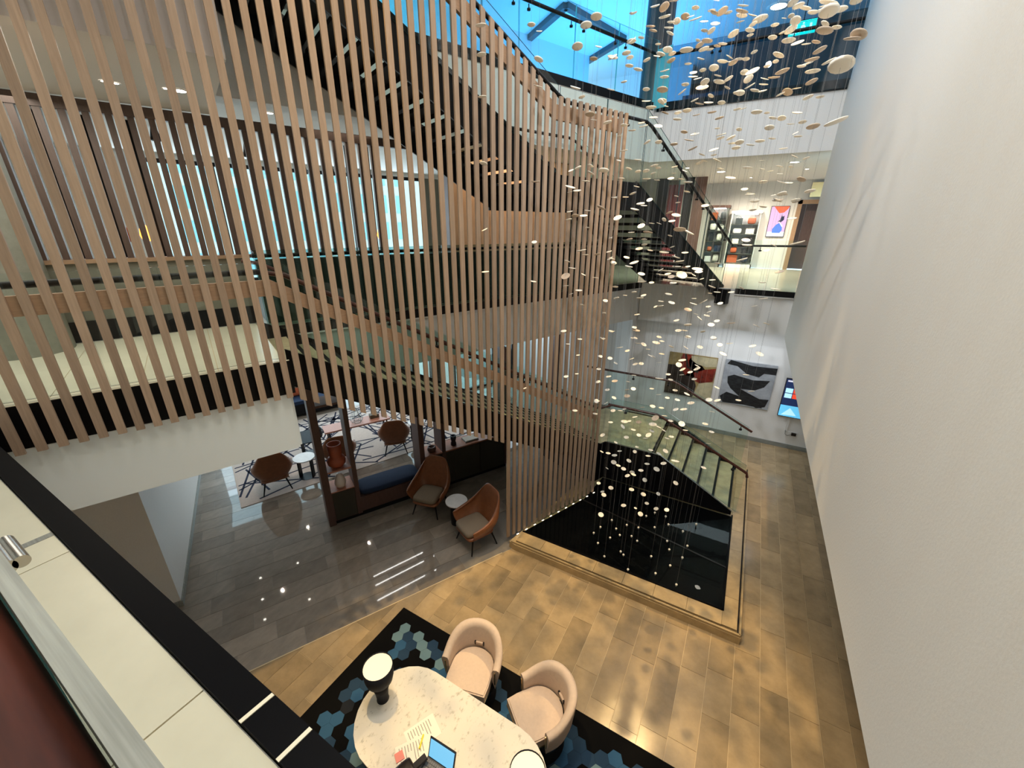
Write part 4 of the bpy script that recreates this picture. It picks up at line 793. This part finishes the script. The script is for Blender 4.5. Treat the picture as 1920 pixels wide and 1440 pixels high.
# ------------------------------------------------------------------ first floor shop side
rg_ = thing('balustrade', 'short glass balustrade on the first floor edge in front of the shop', 'balustrade', (.3, 10.98, L1))
for a, b in ((-.27, .29), (.30, .885)): obj('glass_panel', panel(MB(), [(a, 10.97, L1 + .01), (b, 10.97, L1 + .01), (b, 10.97, 5.03), (a, 10.97, 5.03)], (0, .012, 0)), ['glass_teal', 'glass_edge'], rg_)
rail(rg_, [(-.42, 11.04, 4.90), (.885, 11.04, 4.92)], .022, 'black_steel'); brackets(rg_, [(-.2, 11.04, 4.88), (.05, 11.04, 4.88)], (0, -.06, 0))
def cabinet(name, x0, x1, z1, label, which, mframe):
    t = thing(name, label, 'cabinet', ((x0 + x1) / 2, 16.95, L1)); y0, y1 = 16.75, 17.18
    obj('back', MB().box(x0, x1, y1 - .02, y1, L1 + .001, z1), 'marble_white', t)
    for a in (x0, x1 - .03): obj('side', MB().box(a, a + .03, y0, y1 - .021, L1 + .001, z1), mframe, t)
    obj('top', MB().box(x0 - .03, x1 + .03, y0 - .02, y1, z1 + .001, z1 + .09), 'walnut' if mframe == 'steel' else 'white_paint', t); obj('plinth', MB().box(x0, x1, y0, y1 - .021, L1 + .001, L1 + .14), mframe, t)
    n = 5; hs = (z1 - L1 - .2) / n
    for i in range(n): obj('shelf', MB().box(x0 + .031, x1 - .031, y0 + .02, y1 - .022, L1 + .16 + i * hs, L1 + .175 + i * hs), 'steel', t)
    obj('lamp', MB().box(x0 + .1, x1 - .1, y0 + .1, y0 + .16, z1 - .02, z1 - .002), 'bulb', t)
    obj('door', panel(MB(), [(x0 + .01, y0 - .012, L1 + .15), (x1 - .01, y0 - .012, L1 + .15), (x1 - .01, y0 - .012, z1), (x0 + .01, y0 - .012, z1)], (0, .008, 0)), ['glass_clear', 'glass_edge'], t)
    cols = ('ceramic_black', 'ceramic_white', 'terracotta', 'navy_fabric', 'marble_white', 'orange_fabric', 'column_grey', 'paper')
    names = dict(zip(cols, ('black', 'off-white', 'rust red', 'navy', 'pale grey', 'orange', 'slate grey', 'cream')))
    words = ('bottom', 'second', 'middle', 'fourth', 'top')
    for i in range(n):
        for k in range(2):
            m_ = R.choice(cols); w_ = (x1 - x0) * R.uniform(.22, .36); h = hs * R.uniform(.45, .8); cx_ = x0 + (x1 - x0) * (.28 + .44 * k); z = L1 + .176 + i * hs
            if (i + k) % 2: mb = MB().rbox(cx_ - w_ / 2, cx_ + w_ / 2, y0 + .1, y0 + .3, z, z + h, .5); nm, ct = 'cap', 'hat'
            else: mb = MB().box(cx_ - w_ / 2, cx_ + w_ / 2, y0 + .1, y0 + .28, z, z + h).tube([(cx_ - w_ / 4, y0 + .19, z + h), (cx_ - w_ / 5, y0 + .19, z + h * 1.2), (cx_ + w_ / 5, y0 + .19, z + h * 1.2), (cx_ + w_ / 4, y0 + .19, z + h)], .008, 5); nm, ct = 'gift_bag', 'bag'
            o = obj(nm, mb, m_); tag(o, '%s %s on the %s shelf of the %s display cabinet, %s one' % (names[m_], ct, words[i], which, ('left', 'right')[k]), ct, 'goods in the display cabinets')
cabinet('display_cabinet', -1.68, -1.10, 5.90, 'bright steel display cabinet with a brown top, left of the white one', 'steel', 'steel')
cabinet('display_cabinet', -.98, -.10, 5.72, 'white framed display cabinet beside the wall screen', 'white', 'white_paint')
def tvset(label, x0, x1, z0, z1, y):
    t = thing('wall_screen', label, 'screen', ((x0 + x1) / 2, y, z0)); obj('case', MB().box(x0, x1, y - .05, y, z0, z1), 'black_plastic', t); return t
def flat(parent, pts, y, m, name='picture'): return obj(name, MB().add([V((x, y, z)) for x, z in pts], [list(range(len(pts)))]), m, parent)
mat('scr_pink', (.3, .2, .35), .3, emit=.55, ecol=(.74, .52, .86)); mat('scr_red', (.8, .08, .03), .3, emit=.9, ecol=(.85, .07, .03)); mat('scr_blue', (.05, .12, .8), .3, emit=.9, ecol=(.05, .14, .85)); mat('scr_white', (.3, .3, .35), .3, emit=.8, ecol=(.85, .85, 1)); mat('scr_navy', (.02, .04, .12), .3, emit=.5, ecol=(.015, .03, .11)); mat('scr_sky', (.1, .45, .75), .3, emit=.85, ecol=(.14, .55, .85)); mat('scr_card', (.4, .75, .95), .3, emit=.9, ecol=(.45, .78, .95)); mat('scr_ink', (.01, .01, .05), .3, emit=.02)
t = tvset('portrait wall screen with a red white and blue picture beside the display cabinets', .14, .67, 4.99, 5.95, 17.19)
X = lambda u: .155 + u * .50; Z = lambda v: 5.005 + v * .93; yb = 17.139
flat(t, [(X(0), Z(0)), (X(1), Z(0)), (X(1), Z(1)), (X(0), Z(1))], yb, 'scr_pink')
flat(t, [(X(0), Z(0)), (X(1), Z(0)), (X(1), Z(.16)), (X(0), Z(.16))], yb - .001, 'scr_white')
flat(t, [(X(.15), Z(1)), (X(1), Z(1)), (X(.95), Z(.92)), (X(.75), Z(.80)), (X(.5), Z(.78)), (X(.3), Z(.9))], yb - .001, 'scr_red')
flat(t, [(X(.3), Z(.12)), (X(.75), Z(.12)), (X(.85), Z(.22)), (X(.8), Z(.36)), (X(.62), Z(.45)), (X(.45), Z(.40)), (X(.28), Z(.25))], yb - .002, 'scr_blue')
flat(t, [(X(.5), Z(.5)), (X(.62), Z(.55)), (X(.68), Z(.72)), (X(.74), Z(.66)), (X(.82), Z(.7)), (X(.84), Z(.56)), (X(.7), Z(.48))], yb - .002, 'scr_ink')
flat(t, [(X(.55), Z(.5)), (X(.62), Z(.5)), (X(.86), Z(.34)), (X(.8), Z(.32))], yb - .003, 'scr_white')
dr = struct('door_1', MB().box(.86, .98, 17.1, 17.25, L1, 6.12).box(.86, 1.8, 17.1, 17.25, 6.0, 6.12), 'oak_band', 'wooden framed doorway beside the wall screen')
obj('panel', MB().box(.98, 1.8, 17.6, 17.65, L1, 6.0), 'walnut', dr); struct('wall_doorway', MB().box(.86, 2.8, 18.4, 18.5, L1, 6.7), 'column_grey')
pc = thing('picture', 'small ochre picture above the wooden doorway', 'picture', (1.35, 17.09, 6.2)); obj('canvas', MB().box(1.12, 1.6, 17.06, 17.095, 6.2, 6.62), 'brass', pc)
for k, (x, y) in enumerate(((1352, 322), (1490, 304), (1408, 333), (1513, 317), (1289, 315))):
    lamp_disc(onz(x, y, 6.699), (.11, .10, .04, .05, .05)[k], 'downlight in the cream shop ceiling, ' + ('large one above the white cabinet', 'largest one near the white wall', 'small one above the display cabinets', 'small one nearest to the doorway', 'small one beside the glass stair guard')[k])
def onY(x, y, Y): d = ray(x, y); return V((0, 0, EYE)) + d * (Y / d.y)
def upright(x0, x1, ytop, Y, m, name, zt=None, dep=.12):
    a, b = onY(x0, ytop, Y), onY(x1, ytop, Y); return MB().box(a.x, b.x, Y, Y + dep, L1, zt or 6.7), m, name
mb, m_, nm = upright(1256, 1284, 340, 14.6, 'curtain_red', 'curtain', 6.45, .06); cu_ = MB(); a0, b0 = onY(1256, 340, 14.6).x, onY(1284, 340, 14.6).x
cu_.grid([[V((a0 + (b0 - a0) * i / 40, 14.6 + .035 * math.sin(i * .95), z)) for i in range(41)] for z in (L1 + .02, 6.5)]); o = obj('curtain', cu_, 'curtain_red'); tag(o, 'dull red curtain hanging behind the black upper stair', 'curtain')
for i, (x0, x1, m2) in enumerate(((1236, 1254, 'black_matte'), (1286, 1302, 'black_matte'), (1304, 1326, 'walnut'), (1213, 1233, 'olive_wall'))):
    mb, mm, nm = upright(x0, x1, 340, 14.7, m2, 'pillar'); struct('pillar', mb, mm, ('black pillar left of the red curtain', 'black pillar right of the red curtain', 'timber pillar right of the red curtain', 'olive pillar left of the red curtain')[i])
struct('wall_olive', MB().box(-6.2, -2.6, 15.4, 15.5, L1, 6.7), 'olive_wall')

# ------------------------------------------------------------------ ground floor back wall
def painting(label, x0, x1, z0, z1, base, strokes):
    t = thing('painting', label, 'painting', ((x0 + x1) / 2, 11.45, z0)); obj('canvas', MB().box(x0, x1, 11.425, 11.468, z0, z1), base, t)
    for j, (m_, pts) in enumerate(strokes): obj('brush_stroke', MB().extrude([(x0 + u * (x1 - x0), 11.4245 - .0008 * j, z0 + v * (z1 - z0)) for u, v in pts], (0, -.0012, 0)), m_, t)
mat('ochre_paint', (.30, .22, .09), .5, noise=.5, nscale=3, detail=8); mat('oxblood_paint', (.20, .022, .012), .45, noise=.6, nscale=6); mat('umber_paint', (.028, .018, .014), .45, noise=.6, nscale=5); mat('sand_paint', (.50, .44, .28), .5, noise=.25, nscale=4); mat('silver_paint', (.33, .35, .38), .5, noise=.25, nscale=4, detail=8); mat('tar_paint', (.008, .009, .012), .4, noise=.9, nscale=7, stretch=(1, 1, 6), col2=(.05, .055, .06), lo=.45, hi=.8)
painting('square abstract painting in ochre, oxblood and black on the white wall', -1.56, -.36, .92, 2.11, 'ochre_paint', [
    ('umber_paint', [(0, 0), (.62, 0), (.66, .28), (.55, .55), (.40, .86), (.22, .72), (0, .70)]), ('sand_paint', [(.62, 0), (1, 0), (1, .42), (.72, .40)]),
    ('oxblood_paint', [(.22, .72), (.28, 1), (.50, 1), (.42, .86), (.46, .70), (.56, .60), (.62, .40), (.72, .36), (.98, .45), (1, .76), (.78, .70), (.60, .74), (.50, .62), (.40, .50)]),
    ('sand_paint', [(.46, .98), (.98, .98), (1, .80), (.80, .76), (.60, .80), (.48, .88)]), ('umber_paint', [(.32, 1), (.36, 1), (.44, .72), (.66, .62), (.65, .59), (.40, .68)])])
painting('square abstract painting of broad black strokes on silver grey', -.18, .97, .94, 2.12, 'silver_paint', [
    ('tar_paint', [(.04, .90), (.10, 1), (.55, .93), (1, .95), (1, .80), (.78, .80), (.70, .70), (.45, .74), (.25, .88)]),
    ('tar_paint', [(.10, .62), (.22, .68), (.60, .62), (.92, .66), (.84, .50), (.68, .40), (.40, .38), (.80, .22), (.98, .24), (.94, .06), (.78, .0), (.50, .14), (.20, .36), (.12, .48)]),
    ('tar_paint', [(.02, .14), (.14, .26), (.45, .20), (.80, .10), (.90, .02), (.50, .03), (.10, .0)])])
t = tvset('portrait information screen with blue panels at the edge of the white wall', 1.20, 1.76, .87, 1.87, 11.45)
X = lambda u: 1.215 + u * .53; Z = lambda v: .885 + v * .97; yb = 11.399
flat(t, [(X(0), Z(0)), (X(1), Z(0)), (X(1), Z(1)), (X(0), Z(1))], yb, 'scr_navy'); flat(t, [(X(.0), Z(.0)), (X(1), Z(.0)), (X(1), Z(.30)), (X(.0), Z(.30))], yb - .001, 'scr_sky'); flat(t, [(X(.1), Z(.03)), (X(.4), Z(.24)), (X(.7), Z(.05))], yb - .002, 'scr_card')
for r in range(2):
    for k in range(3): flat(t, [(X(.05 + k * .31), Z(.50 + r * .14)), (X(.33 + k * .31), Z(.50 + r * .14)), (X(.33 + k * .31), Z(.62 + r * .14)), (X(.05 + k * .31), Z(.62 + r * .14))], yb - .001, 'scr_card' if k != 1 else 'scr_red')
flat(t, [(X(.05), Z(.93)), (X(.4), Z(.93)), (X(.4), Z(.97)), (X(.05), Z(.97))], yb - .001, 'scr_white')
sk = thing('power_socket', 'double wall socket with a black plug below the information screen', 'socket', (1.62, 11.45, .42)); obj('plate', MB().box(1.50, 1.72, 11.455, 11.469, .38, .47), 'white_paint', sk); obj('plug', MB().box(1.60, 1.70, 11.41, 11.4549, .39, .46), 'black_plastic', sk)
obj('conduit', MB().box(1.44, 1.50, 11.45, 11.469, .47, .86), 'white_paint', sk); obj('cable', MB().tube([(1.46, 11.44, .50), (1.47, 11.43, .40), (1.52, 11.42, .36), (1.60, 11.43, .42)], .006, 6), 'grey_gasket', sk)

# ------------------------------------------------------------------ second floor
g2 = thing('balustrade', 'tall glass balustrade around the second floor with black rail', 'balustrade', (-.8, 10.9, L2))
for a, b in ((-2.52, -.55), (-.54, .885)): obj('glass_panel', panel(MB(), [(a, 10.90, 7.72), (b, 10.90, 7.72), (b, 10.90, 8.86), (a, 10.90, 8.86)], (0, .014, 0)), ['glass_blue', 'glass_edge'], g2)
rail(g2, [(-2.6, 10.84, 8.70), (.885, 10.84, 8.72)], .03, 'black_steel'); brackets(g2, [(-1.55, 10.84, 8.68), (-1.4, 10.84, 8.68), (-.15, 10.84, 8.68)], (0, .06, 0))
ss = [5.5, 4.2, 3.0, 1.7, .4, -.9, -2.7]
for a, b in zip(ss, ss[1:]): obj('glass_panel', panel(MB(), [W(a - .008, -2.06, 7.86), W(b + .008, -2.06, 7.86), W(b + .008, -2.06, 8.98), W(a - .008, -2.06, 8.98)], N3 * .014), ['glass_teal', 'glass_edge_bright'], g2)
rail(g2, [W(5.5, -2.0, 8.72), W(-2.7, -2.0, 8.74)], .03, 'black_steel'); brackets(g2, [W(s + q, -2.0, 8.69) for s in ss[1:-1] for q in (.16, -.16)], N3 * -.06)
obj('glass_fin', MB().obox(W(5.52, -2.07, 7.74), D3 * .02, N3 * .35, UP * 1.1), 'glass_edge_bright', g2)
ex = thing('exit_sign', 'green emergency exit sign hanging on the second floor', 'sign', (-.05, 13.0, 9.32))
obj('box', MB().box(-.30, .20, 13.0, 13.05, 9.32, 9.56), 'exit_green', ex); obj('hanger', MB().tube([(-.05, 13.02, 9.56), (-.05, 13.02, 11)], .01, 6), 'black_steel', ex)
def glyph(pts, nm='pictogram'): obj(nm, MB().add([V((x, 12.997, z)) for x, z in pts], [list(range(len(pts)))]), 'exit_white', ex)
glyph([(-.27, 9.34), (-.15, 9.34), (-.15, 9.54), (-.27, 9.54)], 'doorway')
glyph([(-.08, 9.47), (-.03, 9.49), (.01, 9.44), (-.01, 9.42), (-.04, 9.45), (-.03, 9.41), (.02, 9.37), (0, 9.345), (-.06, 9.40), (-.11, 9.345), (-.13, 9.36), (-.08, 9.42)]); glyph([(-.04 + .018 * math.cos(k), 9.515 + .018 * math.sin(k)) for k in [q * math.tau / 8 for q in range(8)]])
glyph([(.08, 9.50), (.12, 9.50), (.12, 9.43), (.16, 9.43), (.10, 9.36), (.04, 9.43), (.08, 9.43)], 'arrow')
lamp_disc(onz(1460, 12, 10.995), .22, 'bright spotlight in the second floor ceiling beside the exit sign')
lamp_disc((.53, 10.4, 10.995), .10, 'round atrium ceiling light mirrored in the black pool')

# ------------------------------------------------------------------ hanging sculpture of porcelain discs
def span(az):                                     # stretch of a sight bearing that lies over the pool
    ts = [t_ * .02 for t_ in range(200, 420)]; good = []
    for t_ in ts:
        x, y = math.sin(az) * t_, math.cos(az) * t_; o_ = so((x, y, 0))[1]
        if x < .72 and 5.15 < y < 7.45 and o_ > .16: good.append(t_)
    if good: return good[0], good[-1]
    best = [t_ for t_ in ts if so((math.sin(az) * t_, math.cos(az) * t_, 0))[1] > .15]
    return (best[-1] - .25, best[-1]) if best else (4.6, 4.9)
items = []
for tok in D.split():
    x, y, w_ = map(int, tok.split(',')); d = ray(x, y); az = math.atan2(d.x, d.y); items.append((az, d.z / math.hypot(d.x, d.y), w_, False))
for tok in WT.split():
    x, y = map(int, tok.split(',')); d = ray(x, y); az = math.atan2(d.x, d.y); items.append((az, d.z / math.hypot(d.x, d.y), 5, True))
items.sort(key=lambda q: q[0])
prof = [(0, -.045), (.25, -.04), (.42, -.015), (.5, .03), (.485, .055), (.44, .045), (.30, .015), (0, .0)]
dm = MB().lathe(prof, (0, 0, 0), 14).mesh('porcelain_disc', 'porcelain'); dm2 = MB().lathe(prof, (0, 0, 0), 14).mesh('porcelain_disc', 'porcelain_dark')
bead = MB().lathe([(0, -.036), (.009, -.016), (.017, .0), (.019, .012), (.013, .024), (0, .027)], (0, 0, 0), 10).mesh('weight', 'porcelain')
discs = []; i = 0
while i < len(items):
    j = i
    while j < len(items) and items[j][0] - items[i][0] < .0058 and j - i < 7: j += 1
    grp = items[i:j]; i = j
    az = sum(q[0] for q in grp) / len(grp); a, b = span(az); wts = [q for q in grp if q[3]]
    if wts: t_ = (5.3 - .19) / -wts[0][1]; t_ = min(max(t_, a), b)
    else:
        want = sum(.125 * FPX / q[2] / math.sqrt(1 + q[1] ** 2) for q in grp) / len(grp)
        t_ = min(max(want * .5 + R.uniform(a, b) * .5, a + .05), b - .03)
    x, y = math.sin(az) * t_, math.cos(az) * t_; zs = [EYE + q[1] * t_ for q in grp]
    zl = max(.19, min(zs)); wv = thing('suspension_wire', 'hair-thin wire of the hanging disc sculpture above the pool', 'wire', (x, y, zl), 0, 'wires of the disc sculpture')
    obj('wire', MB().tube([(x, y, zl), (x, y, 10.99)], .001, 3, caps=False), 'wire_grey', wv)
    if wts: o = link(bead, 'weight', wv, True); o.location = (0, 0, .0)
    for (q, z) in zip(grp, zs):
        if q[3] or z < .22 or z > 10.7: continue
        dist = math.hypot(t_, z - EYE); dia = min(.24, max(.055, q[2] * dist / FPX * .92)); discs.append((q[2], x, y, z, dia))
discs.sort(key=lambda q: -q[0])
rest = MB()
for k, (w_, x, y, z, dia) in enumerate(discs):
    rot = (R.gauss(0, .24), R.gauss(0, .24), R.uniform(0, 6)); zs_ = dia * R.uniform(.9, 1.4)
    if k < 300:
        o = link(dm if R.random() < .8 else dm2, 'porcelain_disc'); o.location = (x, y, z); o.rotation_euler = rot; o.scale = (dia, dia * R.uniform(.82, 1), zs_)
        tag(o, 'largest porcelain disc, high up close to the white hanging wall' if k == 0 else 'cream porcelain disc hanging on a wire ' + ('level with the second floor glass' if z > 7.6 else 'level with the white upper bulkhead' if z > 6.6 else 'level with the black upper stair and the shop' if z > 4.2 else 'level with the first floor edge and the paintings' if z > 1.8 else 'low above the black pool'), 'disc', 'porcelain discs above the pool')
    else:
        mt = Matrix.LocRotScale(V((x, y, z)), __import__('mathutils').Euler(rot), V((dia, dia, zs_)))
        n_ = 10; pv = [(0, -.045), (.42, -.015), (.5, .03), (.44, .045), (0, .0)]
        rest.add([mt @ V((r * math.cos(k2 * math.tau / n_), r * math.sin(k2 * math.tau / n_), zz)) for r, zz in pv for k2 in range(n_)], [[a_ * n_ + k2, a_ * n_ + (k2 + 1) % n_, (a_ + 1) * n_ + (k2 + 1) % n_, (a_ + 1) * n_ + k2] for a_ in range(4) for k2 in range(n_)], 0, True)
o = obj('small_discs', rest, 'porcelain'); tag(o, 'many small cream discs in the hanging sculpture above the pool', 'disc', kind='stuff')
